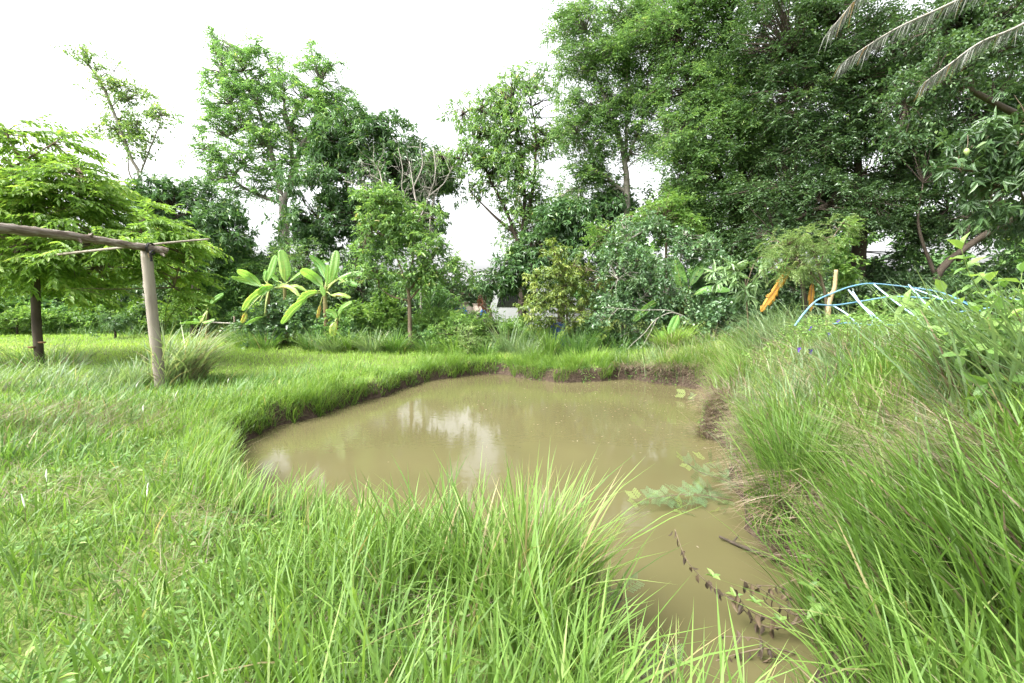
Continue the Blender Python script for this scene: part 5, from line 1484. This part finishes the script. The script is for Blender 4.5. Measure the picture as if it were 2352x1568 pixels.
# tall grass on the mounded right bank
def right_bank():
    g, gy, s = Geo(), Geo(), Geo()
    keep = lambda x, y, q: right_side(x, y)
    P, sd = scatter(92000, .9, 13, .7, 13.5, lambda x, y, q: keep(x, y, q) & (vnoise(x, y, .4, 71) > .22), near=3.4, power=.95)
    n = len(P)
    toward = math.pi * .93                                  # the wind lays it over to the left
    dens = vnoise(P[:, 0], P[:, 1], 1.1, 72)
    h = (.26 + .36 * dens) * rng.uniform(.5, 1.2, n)
    h *= (.75 + .25 * sstep(.05, .5, sd)) * (1 - .35 * sstep(4.5, 6.5, P[:, 1]) * sstep(3.0, 4.5, P[:, 0]))
    t = np.clip(.50 + .5 * (vnoise(P[:, 0], P[:, 1], .8, 73) - .5) + rng.normal(0, .19, n), 0, 1)
    az = toward + rng.normal(0, 1.5, n)
    grey = (vnoise(P[:, 0], P[:, 1], 1.0, 74) > .52) & (P[:, 1] > 3.2)
    near = P[:, 1] < 4.2
    for m, sg, gg in ((near & ~grey, 5, g), (~near & ~grey, 3, g), (near & grey, 5, gy), (~near & grey, 3, gy)):
        c = m.sum()
        blades(gg, P[m], h[m], rng.uniform(.009, .020, c), az[m], rng.uniform(.05, .55, c), np.abs(rng.normal(.3, .28, c)), t[m], sg)
    link('bank_grass', g, M['grass'], kind='stuff', label='tall fresh green grass covering the mounded bank beside the pond', category='grass')
    link('pale_bank_grass', gy, M['grey_grass'], kind='stuff', label='pale grey-green arching grass on the mounded bank', category='grass')
    N = 14000
    k = rng.integers(0, len(pond), N)
    p = pond[k] + _nor[k] * rng.uniform(.12, .6, (N, 1))
    m = right_side(p[:, 0], p[:, 1]) & (p[:, 1] > 1.5) & (vnoise(p[:, 0], p[:, 1], .45, 78) > .36)
    p, k = p[m], k[m]; n = len(p)
    P = np.column_stack([p, ground_z(p[:, 0], p[:, 1])])
    az = np.arctan2(-_nor[k, 1], -_nor[k, 0]) + rng.normal(0, .9, n)
    eg = Geo()
    blades(eg, P, rng.uniform(.22, .6, n), rng.uniform(.008, .016, n), az, rng.uniform(.1, .8, n), np.abs(rng.normal(.4, .4, n)), rand_t(n, .55, .22), 4)
    link('overhanging_grass', eg, M['grass'], kind='stuff', label='green blades overhanging the right shore of the pond', category='grass')
    # straw lying under it and hanging over the water's edge
    P, sd = scatter(36000, .9, 11, .7, 11.5, lambda x, y, q: keep(x, y, q) & (q > .15) & (vnoise(x, y, .7, 75) > .5), near=4, power=.9)
    n = len(P); P[:, 2] += rng.uniform(0, .20, n)
    blades(s, P, rng.uniform(.15, .5, n), rng.uniform(.005, .013, n), toward + rng.normal(0, 1.2, n), rng.uniform(.8, 2.6, n), rng.uniform(.2, 1.0, n), rand_t(n, .55, .25), 3)
    N = 15000
    k = rng.integers(0, len(pond), N)
    o = rng.uniform(.10, .45, N)
    p = pond[k] + _nor[k] * o[:, None]
    m = right_side(p[:, 0], p[:, 1]) & (p[:, 1] > 1.5) & (vnoise(p[:, 0], p[:, 1], .45, 79) > .42)
    p, k = p[m], k[m]; n = len(p)
    P = np.column_stack([p, ground_z(p[:, 0], p[:, 1]) + rng.uniform(.0, .08, n)])
    az = np.arctan2(-_nor[k, 1], -_nor[k, 0]) + rng.normal(0, .55, n)
    blades(s, P, rng.uniform(.14, .46, n), rng.uniform(.006, .013, n), az + rng.normal(0, .4, n), rng.uniform(.4, 1.2, n), rng.uniform(1.6, 5.0, n), rand_t(n, .5, .25), 4)
    link('bank_straw', s, M['straw'], kind='stuff', label='dry straw matted under the bank grass and hanging to the water', category='straw')
right_bank()

# the thick dark tussocks in the lower right corner and other clumps one can pick out
def grass_clump(label, c, n, h, spread, w, lean, bend, mat, az=None, azs=9.0, dry=.12, seg=5, tm=.45, name='grass_clump', group='grass clumps', dry_mat='straw', cat='grass clump'):
    c = np.array([c[0], c[1], gz(c[0], c[1])])
    root = empty(name, c, label, cat, group)
    for nm, k, mt in (('blades', int(n * (1 - dry)), mat), ('dry_blades', int(n * dry), dry_mat)):
        g = Geo()
        a0 = rng.uniform(0, 6.283, k)
        r = np.sqrt(rng.random(k)) * spread
        P = np.column_stack([c[0] + r * np.cos(a0), c[1] + r * np.sin(a0), np.zeros(k)])
        q = pond_sd(P[:, 0], P[:, 1])
        P[:, 2] = np.maximum(ground_z(P[:, 0], P[:, 1], q), WATER_Z)
        aa = (a0 if az is None else az) + rng.normal(0, azs if az is not None else .5, k)
        dr = nm == 'dry_blades'
        hh = h * rng.uniform(.3, 1.12, k) * (.75 if dr else 1)
        blades(g, P, hh, w * rng.uniform(.7, 1.2, k), aa, lean * rng.uniform(.2, 1.3, k) * (1.6 if dr else 1), bend * rng.uniform(.2, 1.4, k) * (1.5 if dr else 1), rand_t(k, .5 if dr else tm, .2), seg)
        link(nm, g, M[mt], root, kind='stuff')
    return root

f = lambda u, Y: foot(u, Y)
grass_clump('lemongrass clump with long grey-green blades at the foot of the leaning post', f(405, 8.75), 640, 1.3, .42, .026, .5, .6, 'grey_grass', az=.35, azs=1.1, dry=.22, tm=.7, name='lemongrass_clump', cat='lemongrass')
grass_clump('tall grass tuft left of the leaning post foot', f(300, 8.6), 360, .65, .4, .016, .3, .5, 'grey_grass', tm=.4)
grass_clump('dry grass thicket around the dark far post', f(95, 10.6), 520, .8, .75, .015, .4, .6, 'tall', dry=.35, tm=.5)
grass_clump('grey-green tuft at the left picture edge below the log', f(30, 8.2), 480, .6, .8, .018, .4, .6, 'grey_grass', az=.4, azs=1.1)
grass_clump('grass tuft between the two posts of the left side', f(205, 8.0), 420, .5, .7, .017, .4, .5, 'grey_grass', az=.3, azs=1.1)
for lab, u, Y, n, h, mt in (('arching broad grass clump under the torn-leaved banana', 610, 14.9, 260, .75, 'tall'), ('arching broad grass clump left of the fan-leaved banana', 725, 14.4, 320, .95, 'tall'), ('arching broad grass clump right of the fan-leaved banana', 800, 14.1, 300, .85, 'grass'),
                            ('broad grass clump in front of the guava trunk', 905, 13.8, 320, .9, 'tall'), ('broad grass clump right of the guava foot', 985, 13.9, 240, .7, 'tall'), ('arching broad grass clump behind the small banana', 545, 17.0, 240, .9, 'tall'), ('arching broad grass clump below the young banana sucker', 765, 13.9, 240, .8, 'grey_grass'),
                            ('arching grass clump under the creeper mound by the guava', 855, 13.7, 280, .85, 'grey_grass'), ('arching grass clump in front of the painted jars', 1045, 13.3, 240, .8, 'grass'), ('arching grass clump below the pale round weed', 1110, 12.9, 240, .7, 'tall'), ('arching grass clump at the lawn corner below the torn-leaved banana', 570, 15.6, 240, .8, 'grass')):
    grass_clump(lab, f(u, Y), n, h, .35, .028, .35, .8, mt, dry=.06, tm=.5)
grass_clump('stout upright reed clump in the middle of the far bank', f(1262, 12.9), 170, 1.0, .22, .034, .25, .35, 'grass', dry=.08, tm=.45, name='reed_clump', cat='reeds')
grass_clump('dark fine sedge clump in front of the blue drum', f(1325, 12.9), 700, 1.0, .5, .012, .3, .35, 'tall', dry=.04, tm=.3, name='sedge_clump', cat='sedge')
grass_clump('tall cane grass before the white van', f(1165, 13.4), 130, 1.35, .35, .028, .25, .4, 'grey_grass', dry=.05, tm=.5, name='reed_clump', cat='reeds')
grass_clump('thin grass clump left of the stout reeds', f(1200, 12.8), 380, .85, .4, .012, .3, .5, 'grey_grass', dry=.08)
grass_clump('tussock with dry skirt hanging over the far corner of the pond', f(1545, 11.75), 800, .75, .38, .014, .35, .6, 'lawn', dry=.35, tm=.3)
grass_clump('bright tussock on the far bank below the tangled bush', f(1350, 11.9), 600, .45, .6, .013, .3, .5, 'lawn', dry=.12, tm=.35)
grass_clump('tall pale grass clump on the ridge before the orange leaf', f(1770, 8.6), 700, .85, .55, .015, .35, .6, 'grey_grass', az=2.9, azs=1.0, dry=.1)
grass_clump('pale grass clump on the ridge beside the cut-off trunk', f(1870, 7.6), 520, .65, .5, .014, .35, .6, 'grey_grass', az=2.9, azs=1.0, dry=.15)
grass_clump('lush dark green tussock above the fallen straw on the bank', (2.2, 3.45), 620, .62, .24, .011, .25, .25, 'grass', tm=.25, dry=.1)
grass_clump('stiff green tussock in the lower corner leaning over the pond', (2.05, 2.25), 560, .75, .4, .016, .45, .35, 'grass', az=2.6, azs=.7, dry=.1, tm=.25)
grass_clump('dense tall green tussock in the corner nearest the viewer', (2.4, 1.85), 560, .85, .45, .017, .4, .35, 'grass', az=2.5, azs=.7, dry=.1, tm=.25)
grass_clump('long leaning reed grass right below the broad-leaved weed', (3.75, 3.2), 520, .95, .6, .021, .6, .4, 'grey_grass', az=2.75, azs=.9, dry=.15, tm=.3)
grass_clump('leaning dark reed grass at the picture edge behind the weed', (4.6, 3.9), 420, .85, .6, .022, .6, .4, 'tall', az=2.75, azs=.9, dry=.15, tm=.4)
grass_clump('flattened bundle of long dry grass on the bank', (2.85, 2.75), 420, .75, .30, .010, 1.0, .9, 'straw', az=2.9, azs=.35, dry=.15, tm=.75, dry_mat='grey_grass', group='straw bundles', cat='straw')
grass_clump('dry straw tussock drooping into the water at the notch in the bank', on_plane(1622, 985, -.2)[:2] + np.array([.12, 0]), 500, .36, .22, .009, .8, 1.2, 'straw', az=3.4, azs=.8, dry=.1, tm=.5, dry_mat='lawn', group='straw bundles', cat='straw')
grass_clump('dark straw tussock drooping over the sunken branch', on_plane(1800, 1235, -.15)[:2] + np.array([.1, 0]), 420, .36, .18, .008, .8, 1.1, 'straw', az=3.5, azs=.7, dry=.1, tm=.35, dry_mat='tall', group='straw bundles', cat='straw')
grass_clump('pair of tall upright blades with their tussock at the water edge', (.1, 2.35), 60, .8, .10, .013, .12, .12, 'grass', dry=.05, tm=.75)
grass_clump('pale arching tussock leaning over the narrow end of the pond', (.14, 2.22), 340, .78, .16, .012, .38, .35, 'grass', az=.6, azs=.8, dry=.15, tm=.72)
grass_clump('tall bright tussock at the bottom edge in front of the pond', (.0, 1.45), 200, .46, .3, .013, .25, .3, 'grass', tm=.5, dry=.04)
grass_clump('small bright tussock at the bottom edge by the narrow water', (.3, 1.25), 80, .36, .16, .012, .35, .4, 'grass', az=.8, azs=1.0, tm=.6, dry=.08)

# white seed heads standing in the lawn
def seed_head(label, u, v, h, lean):
    c = on_ground(u, v)
    root = empty('grass_seed_head', c, label, 'seed head', 'white grass seed heads')
    top = c + np.array([lean * h, 0, h])
    g = Geo(); tube(g, smooth_path([c, (c + top) / 2 + [-.01, 0, 0], top], 4), [.003, .002], 4)
    link('stalk', g, M['straw'], root)
    g = Geo()
    tube(g, smooth_path([top, top + [lean * .05, 0, .05], top + [lean * .16, 0, .10]], 3), [.002, .006, .001], 6, wob=.2)
    link('plume', g, M['plume'], root, smooth=True)
for lab, u, v, h, ln in (('white seed head near the left straw drift', 330, 995, .26, .05), ('white seed head at the dark wet corner of the bank', 574, 1030, .25, .2), ('white plume standing alone in the near left grass', 335, 1230, .28, .1),
                         ('thin white spike at the lower left edge', 70, 1230, .2, -.1), ('white seed head right below the leaning post', 395, 945, .22, .3), ('white seed head between post and lemongrass', 300, 935, .3, .35),
                         ('faint white spike in the middle of the near left turf', 110, 1170, .22, .05), ('white seed head on the bright lawn beyond the post', 520, 900, .16, .2)):
    seed_head(lab, u, v, h, ln)

# ---------------------------------------------------------------- broad-leaved weeds
def leafy_weed(label, stems, Y, L, Wd, gap, mat='weed', name='leafy_weed', cat='weed', up=.3, stem_r=.006, group=None, sprout=.5, stem_mat='stem_green'):
    p0 = stems[0][0]
    base = W(p0[0], p0[1], Y + (p0[2] if len(p0) > 2 else 0))
    root = empty(name, (base[0], base[1], gz(base[0], base[1])), label, cat, group)
    for st in stems:
        p = [W(q[0], q[1], Y + (q[2] if len(q) > 2 else 0)) for q in st]
        path = smooth_path(p, 8)
        g = Geo(); tube(g, path, np.linspace(stem_r, stem_r * .4, len(path)), 6)
        link('stem', g, M[stem_mat], root, smooth=True)
        cum = np.concatenate([[0], np.cumsum(np.linalg.norm(np.diff(path, axis=0), axis=1))])
        k = max(3, int(cum[-1] / gap))
        ss = np.linspace(cum[-1] * .18, cum[-1], k)
        Q = np.stack([np.interp(ss, cum, path[:, i]) for i in range(3)], -1)
        T = unit(np.gradient(Q, axis=0))
        Ps, ds, ns, Ls = [], [], [], []
        for i in range(k):
            a = i * 1.571 + rng.uniform(-.3, .3)
            A = unit(np.cross(T[i], np.array([.3, 1, .1]))); B = np.cross(T[i], A)
            for s in (0, math.pi):
                o = A * math.cos(a + s) + B * math.sin(a + s)
                Ps.append(Q[i]); ds.append(o + T[i] * up + rng.normal(0, .12, 3) + (T[i] * 1.2 if i == k - 1 else 0)); ns.append(T[i] + UP * .8 + rng.normal(0, .2, 3))
        leaf_objects(root, np.array(Ps), np.array(ds), np.array(ns), L, Wd, M[mat])
    return root
Z = z6
leafy_weed('tall broad-leaved weed rising over the bank grass at the picture edge', [
    Z([(2290, 1200), (2250, 1060), (2100, 880), (1950, 680), (1870, 520), (1825, 370)]), Z([(2240, 1050), (2190, 960), (2310, 680, -.1), (2335, 560, -.1)]), Z([(2290, 1200), (2000, 1090, .1), (1750, 980, .2), (1500, 900, .3), (1300, 800, .3)]),
    Z([(2290, 1200), (2050, 1000, .2), (1850, 860, .3), (1680, 730, .4)]), Z([(2290, 1250), (2050, 1200, -.2), (1830, 1150, -.2), (1700, 1090, -.2)]), Z([(2290, 1250), (2150, 1150, -.3), (2000, 1000, -.3), (1950, 900, -.3)]),
    Z([(2290, 1250), (2330, 1050, -.3), (2340, 850, -.3)]), Z([(2290, 1250), (2150, 900, .2), (2080, 740, .3), (2060, 640, .3)]), Z([(2280, 1250), (2000, 1280, -.2), (1800, 1260, -.3)]), Z([(2290, 1250), (2220, 1050, -.4), (2150, 880, -.4)]), Z([(2290, 1250), (2100, 1050, .1), (1950, 950, .1), (1850, 900, .2)]), Z([(2290, 1250), (1950, 1100, .1), (1800, 1050, .1), (1620, 1010, .2)]), Z([(2290, 1250), (2250, 900), (2210, 760), (2190, 690)]), Z([(2290, 1300), (2100, 1230, -.4), (1950, 1180, -.4)])], 3.6, .13, .07, .08)
leafy_weed('pale green young weed at the water edge by the withered branch', [[(1975, 1440), (1935, 1330), (1925, 1255)], [(1975, 1440), (1890, 1330, .1), (1870, 1290, .1)], [(1970, 1450), (1880, 1400, -.1), (1862, 1355, -.1)], [(1975, 1450), (1990, 1350), (1975, 1290)]], 2.35, .075, .05, .07, stem_r=.004)
leafy_weed('low round-leaved weed overhanging the far bank', [[(1475, 865), (1450, 850), (1440, 838)], [(1475, 865), (1490, 848), (1520, 845)], [(1475, 866), (1470, 845), (1480, 832)], [(1475, 868), (1510, 860), (1540, 862)]], 11.75, .16, .11, .09, stem_r=.006)
leafy_weed('large-leaved weed half hidden in reed grass at the picture edge', [[(2380, 900), (2320, 870), (2270, 880)], [(2390, 930), (2330, 920), (2280, 930)]], 3.0, .2, .085, .14, mat='weed', stem_r=.005)
leafy_weed('dark strap-leaved plant beside the painted jars', [[(985, 760), (985, 720), (990, 690)], [(985, 760), (1000, 720), (1015, 700)]], 15.6, .5, .07, .10, mat='mango', up=1.4, stem_r=.02, cat='plant', name='strap_leaved_plant')
leafy_weed('tall weed with yellow-green shoot over the lawn left of the small banana', [[(378, 770), (382, 710), (400, 670), (425, 655)], [(380, 745), (410, 700), (440, 690)], [(380, 755), (395, 720), (430, 715)]], 13.0, .2, .06, .09, mat='bright', stem_r=.014, up=.8)

# hanging red-brown dead leaves near the van
def dead_sprig():
    Y = 16.0
    root = empty('dead_sprig', foot(1110, Y), 'sprig of hanging red-brown dead leaves in front of the van', 'dead branch')
    g = Geo()
    path = smooth_path([foot(1122, Y), W(1118, 720, Y), W(1112, 690, Y), W(1102, 675, Y)], 5)
    tube(g, path, [.015, .008], 5)
    link('stem', g, M['stem_dry'], root)
    n = 34
    Q = np.array([W(1102 + rng.normal(0, 6) + k * .5, 676 + k * 1.5, Y + rng.normal(0, .1)) for k in range(n)])
    leaf_objects(root, Q, rng.normal(0, .4, (n, 3)) - UP * 1.2, rng.normal(0, 1, (n, 3)), .2, .06, M['red_brown'])
dead_sprig()

# butterfly pea scrambling over the ridge
def pea_vine():
    c = foot(1985, 6.8)
    root = empty('butterfly_pea_vine', c, 'butterfly pea vine with small violet flowers sprawling below the blue pipes', 'vine')
    g, st = Geo(), Geo()
    n = 4200
    x = rng.normal(c[0], .75, n); y = rng.normal(c[1] - .1, .8, n)
    P = np.column_stack([x, y, ground_z(x, y) + rng.uniform(.08, .42, n)])
    hex_leaves(g, P, rng.normal(0, 1, (n, 3)) * [1, 1, .3], UP + rng.normal(0, .35, (n, 3)), rng.uniform(.03, .055, n), rng.uniform(.022, .035, n), rand_t(n, .45, .25))
    link('foliage', g, M['weed'], root, kind='stuff')
    k = 260
    i = rng.integers(0, n, k)
    twigs_batch(st, P[i], P[i] + rng.normal(0, .16, (k, 3)) * [1, 1, .5], .003, .002, .1)
    link('tendrils', st, M['stem_green'], root, kind='stuff')
    for a, b, Y in ((770, 975, 6.9), (535, 1035, 6.9), (912, 1105, 6.3), (945, 1135, 6.2), (440, 1215, 6.0), (690, 1090, 6.3), (540, 1230, 5.9), (915, 1450, 5.2)):
        u, v = 1712.2 + a * w6, 472.3 + b * w6
        q = W(u, v, Y)
        gf = Geo()
        for s in (-1, 1):
            hex_leaves(gf, q[None], np.array([[s * .5, -.5, .5]]), np.array([[0, -1, .6]]), .05, .045, np.array([.5]))
        hex_leaves(gf, q[None], np.array([[0, -.6, -.8]]), np.array([[0, -1, .3]]), .045, .04, np.array([.5]))
        link('flower', gf, M['petal'], root)
pea_vine()

# feathery mimosa shrubs over the water
def mimosa(label, stems, Y, gap=.06, ln=.15, base=None):
    p0 = stems[0][0]
    b = W(p0[0], p0[1], Y + (p0[2] if len(p0) > 2 else 0))
    root = empty('mimosa_shrub', (b[0], b[1], max(gz(b[0], b[1]), WATER_Z)), label, 'mimosa', 'feathery mimosa shrubs')
    for st in stems:
        p = [W(q[0], q[1], Y + (q[2] if len(q) > 2 else 0)) for q in st]
        path = smooth_path(p, 8)
        g = Geo(); tube(g, path, np.linspace(.006, .002, len(path)), 5)
        link('stem', g, M['stem_dry'], root, smooth=True)
        cum = np.concatenate([[0], np.cumsum(np.linalg.norm(np.diff(path, axis=0), axis=1))])
        k = max(3, int(cum[-1] / gap))
        ss = np.linspace(cum[-1] * .2, cum[-1], k)
        Q = np.stack([np.interp(ss, cum, path[:, i]) for i in range(3)], -1)
        T = unit(np.gradient(Q, axis=0))
        for i in range(k):
            side = unit(np.cross(T[i], UP + rng.normal(0, .3, 3)))
            sg = 1 if i % 2 else -1
            ax = unit(T[i] * .5 + side * sg + rng.normal(0, .2, 3) + UP * .15)
            # a twice-feathered leaf: four pairs of pinnae with tiny leaflets
            fg = Geo()
            L = ln * rng.uniform(.7, 1.2)
            n2 = unit(np.cross(ax, np.cross(UP + rng.normal(0, .6, 3), ax)))
            sd2 = np.cross(ax, n2)
            tv = rng.uniform(.2, .7) if i < k - 2 else .95
            Ps, ds = [], []
            for a in np.linspace(.3, 1, 4):
                for s in (-1, 1):
                    pin = unit(sd2 * s + ax * .6)
                    o = Q[i] + ax * L * a
                    for m in np.linspace(.12, 1, 7):
                        pos = o + pin * L * .55 * m
                        for s2 in (-1, 1):
                            Ps.append(pos); ds.append(np.cross(n2, pin) * s2 + pin * .3)
            Ps, ds = np.array(Ps), np.array(ds)
            quad_leaves(fg, Ps, ds, np.broadcast_to(n2, Ps.shape) + rng.normal(0, .1, Ps.shape), .019 * L / .15, .0068 * L / .15, np.full(len(Ps), tv), 0)
            link('leaf', fg, M['mimosa'], root)
mimosa('feathery mimosa shrub spreading from the right bank over the water', [
    [(1790, 1170), (1690, 1150, -.1), (1580, 1135, -.2), (1460, 1150, -.3)], [(1780, 1180), (1680, 1110), (1610, 1085), (1575, 1060)], [(1790, 1190), (1700, 1180, -.1), (1600, 1165, -.2), (1520, 1140, -.2)], [(1790, 1180), (1730, 1130, .1), (1680, 1100, .1), (1620, 1060, .1)],
    [(1780, 1190), (1720, 1190, -.2), (1650, 1195, -.3), (1560, 1170, -.3)], [(1790, 1170), (1740, 1140, .2), (1700, 1100, .2)], [(1780, 1195), (1700, 1200, -.25), (1640, 1180, -.3)], [(1780, 1175), (1680, 1140, .1), (1600, 1120, .05)]], 4.3, .042, .10)
mimosa('small mimosa sprig at the notch in the right bank', [[(1640, 930), (1610, 920), (1580, 905)], [(1640, 960), (1600, 950), (1570, 955)], [(1640, 945), (1600, 935), (1565, 970)]], 8.6, .09, .14)
mimosa('mimosa seedling with blue-green leaves in the near bank grass', [[(1420, 1530), (1390, 1380), (1360, 1290), (1330, 1240)], [(1400, 1420), (1430, 1360), (1400, 1320)], [(1410, 1470), (1350, 1400), (1290, 1370)], [(1385, 1370), (1320, 1310), (1270, 1280)]], 2.3, .05, .09)
mimosa('mimosa seedling at the bottom edge beside the narrow water', [[(1560, 1600), (1520, 1520), (1480, 1480)], [(1560, 1600), (1540, 1510), (1560, 1470)], [(1550, 1600), (1480, 1560), (1440, 1530)]], 1.95, .05, .09)

# withered branch with dead leaves dipping in the pond
def withered():
    Y = 2.35
    root = empty('withered_branch', W(1870, 1500, Y), 'withered branch with hanging blackened leaves dipping into the pond', 'dead branch')
    paths = [[(1900, 1400), (1800, 1440, .05), (1740, 1430, .1), (1690, 1380, .1), (1640, 1350, .15), (1580, 1290, .2), (1550, 1215, .3)], [(1890, 1480), (1790, 1430), (1720, 1400), (1680, 1345)], [(1880, 1520), (1780, 1490, -.1), (1700, 1500, -.1), (1610, 1530, -.1)],
             [(1900, 1400), (1820, 1410), (1760, 1360), (1700, 1330)], [(1890, 1500), (1800, 1520, -.1), (1750, 1470, -.1), (1650, 1460, -.1)], [(1900, 1450), (1840, 1400, .1), (1800, 1350, .1), (1740, 1345, .1)]]
    Q = []
    for i, st in enumerate(paths):
        p = smooth_path([W(q[0], q[1], Y + (q[2] if len(q) > 2 else 0)) for q in st], 7)
        g = Geo(); tube(g, p, np.linspace(.005, .002, len(p)), 5, wob=.1)
        link('twig', g, M['stem_dry'], root, smooth=True)
        Q.append(p[6::2]); Q.append(p[10::4] + rng.normal(0, .015, p[10::4].shape))
    Q = np.vstack(Q); n = len(Q)
    leaf_objects(root, Q, rng.normal(0, .35, (n, 3)) - UP, rng.normal(0, 1, (n, 3)), .06, .026, M['withered'], 'withered_leaf')
    S = np.array([W(1638, 1325, 2.45), W(1690, 1370, 2.45), W(1735, 1385, 2.4), W(1790, 1425, 2.35)])
    for q in S:
        d = np.array([[1, 0, .5], [-1, .2, .5], [.2, -.9, .5], [-.2, .9, .6]])
        leaf_objects(root, np.repeat(q[None], 4, 0), d, np.repeat(UP[None], 4, 0) + rng.normal(0, .2, (4, 3)), .05, .026, M['weed'], 'young_leaf')
withered()

def sunken_branch():
    a = on_plane(1652, 1232, WATER_Z + .03); b = on_plane(1830, 1300, WATER_Z + .03)
    root = empty('sunken_branch', (a + b) / 2, 'dark wet branch lying half sunk along the right shore', 'branch')
    g = Geo(); tube(g, smooth_path([a, (a * .6 + b * .4) + [0, 0, -.01], b + [0, 0, 0]], 6), np.linspace(.010, .016, 13), 8, wob=.1)
    link('stem', g, M['bark_dark'], root, smooth=True)
    g = Geo(); tube(g, [a * .8 + b * .2, a * .7 + b * .3 + [.02, .08, .03]], [.012, .005], 6)
    link('twig', g, M['bark_dark'], root)
sunken_branch()

# pale twigs of the tangled bush reaching down to the far bank
def hanging_twigs():
    Y = 12.6
    root = empty('hanging_branch', foot(1600, Y), 'pale forked bare branch reaching down to the far bank', 'branch')
    for st, r in (([(1570, 725), (1540, 718), (1505, 735), (1480, 765), (1452, 790), (1432, 812)], .016), ([(1507, 735), (1495, 760), (1478, 790), (1465, 806)], .012), ([(1560, 722), (1530, 712), (1470, 712), (1420, 708), (1390, 705)], .014), ([(1420, 709), (1405, 722), (1395, 738)], .008)):
        g = Geo(); p = smooth_path([W(a, b, Y) for a, b in st], 6)
        tube(g, p, np.linspace(r, r * .4, len(p)), 6, wob=.06)
        link('twig', g, M['twig_pale'], root, smooth=True)
    Q = np.array([W(u + rng.normal(0, 7), v + rng.normal(0, 7), Y + rng.normal(0, .05)) for u, v in [(1400, 706), (1392, 735), (1480, 765), (1510, 730), (1470, 800), (1560, 790), (1575, 775), (1420, 705)] for _ in range(7)])
    leaf_objects(root, Q, rng.normal(0, 1, (len(Q), 3)) - UP * .3, UP + rng.normal(0, .5, (len(Q), 3)), .10, .06, M['silver'])
hanging_twigs()

# specks floating on the pond
def floating_specks():
    g = Geo()
    n = 420
    x = rng.normal(2.6, 1.6, n); y = rng.normal(8.2, 1.8, n)
    m = pond_sd(x, y) < -.08
    x, y = x[m], y[m]; n = len(x)
    P = np.column_stack([x, y, np.full(n, WATER_Z + .004)])
    a = rng.uniform(0, 6.283, n)
    quad_leaves(g, P, np.stack([np.cos(a), np.sin(a), np.zeros(n)], -1), np.broadcast_to(UP, (n, 3)), rng.uniform(.015, .06, n), rng.uniform(.008, .018, n), rand_t(n, .8, .2), 0.02)
    link('floating_specks', g, M['straw'], kind='stuff', label='tiny pale leaf fragments floating on the muddy water', category='debris')
floating_specks()
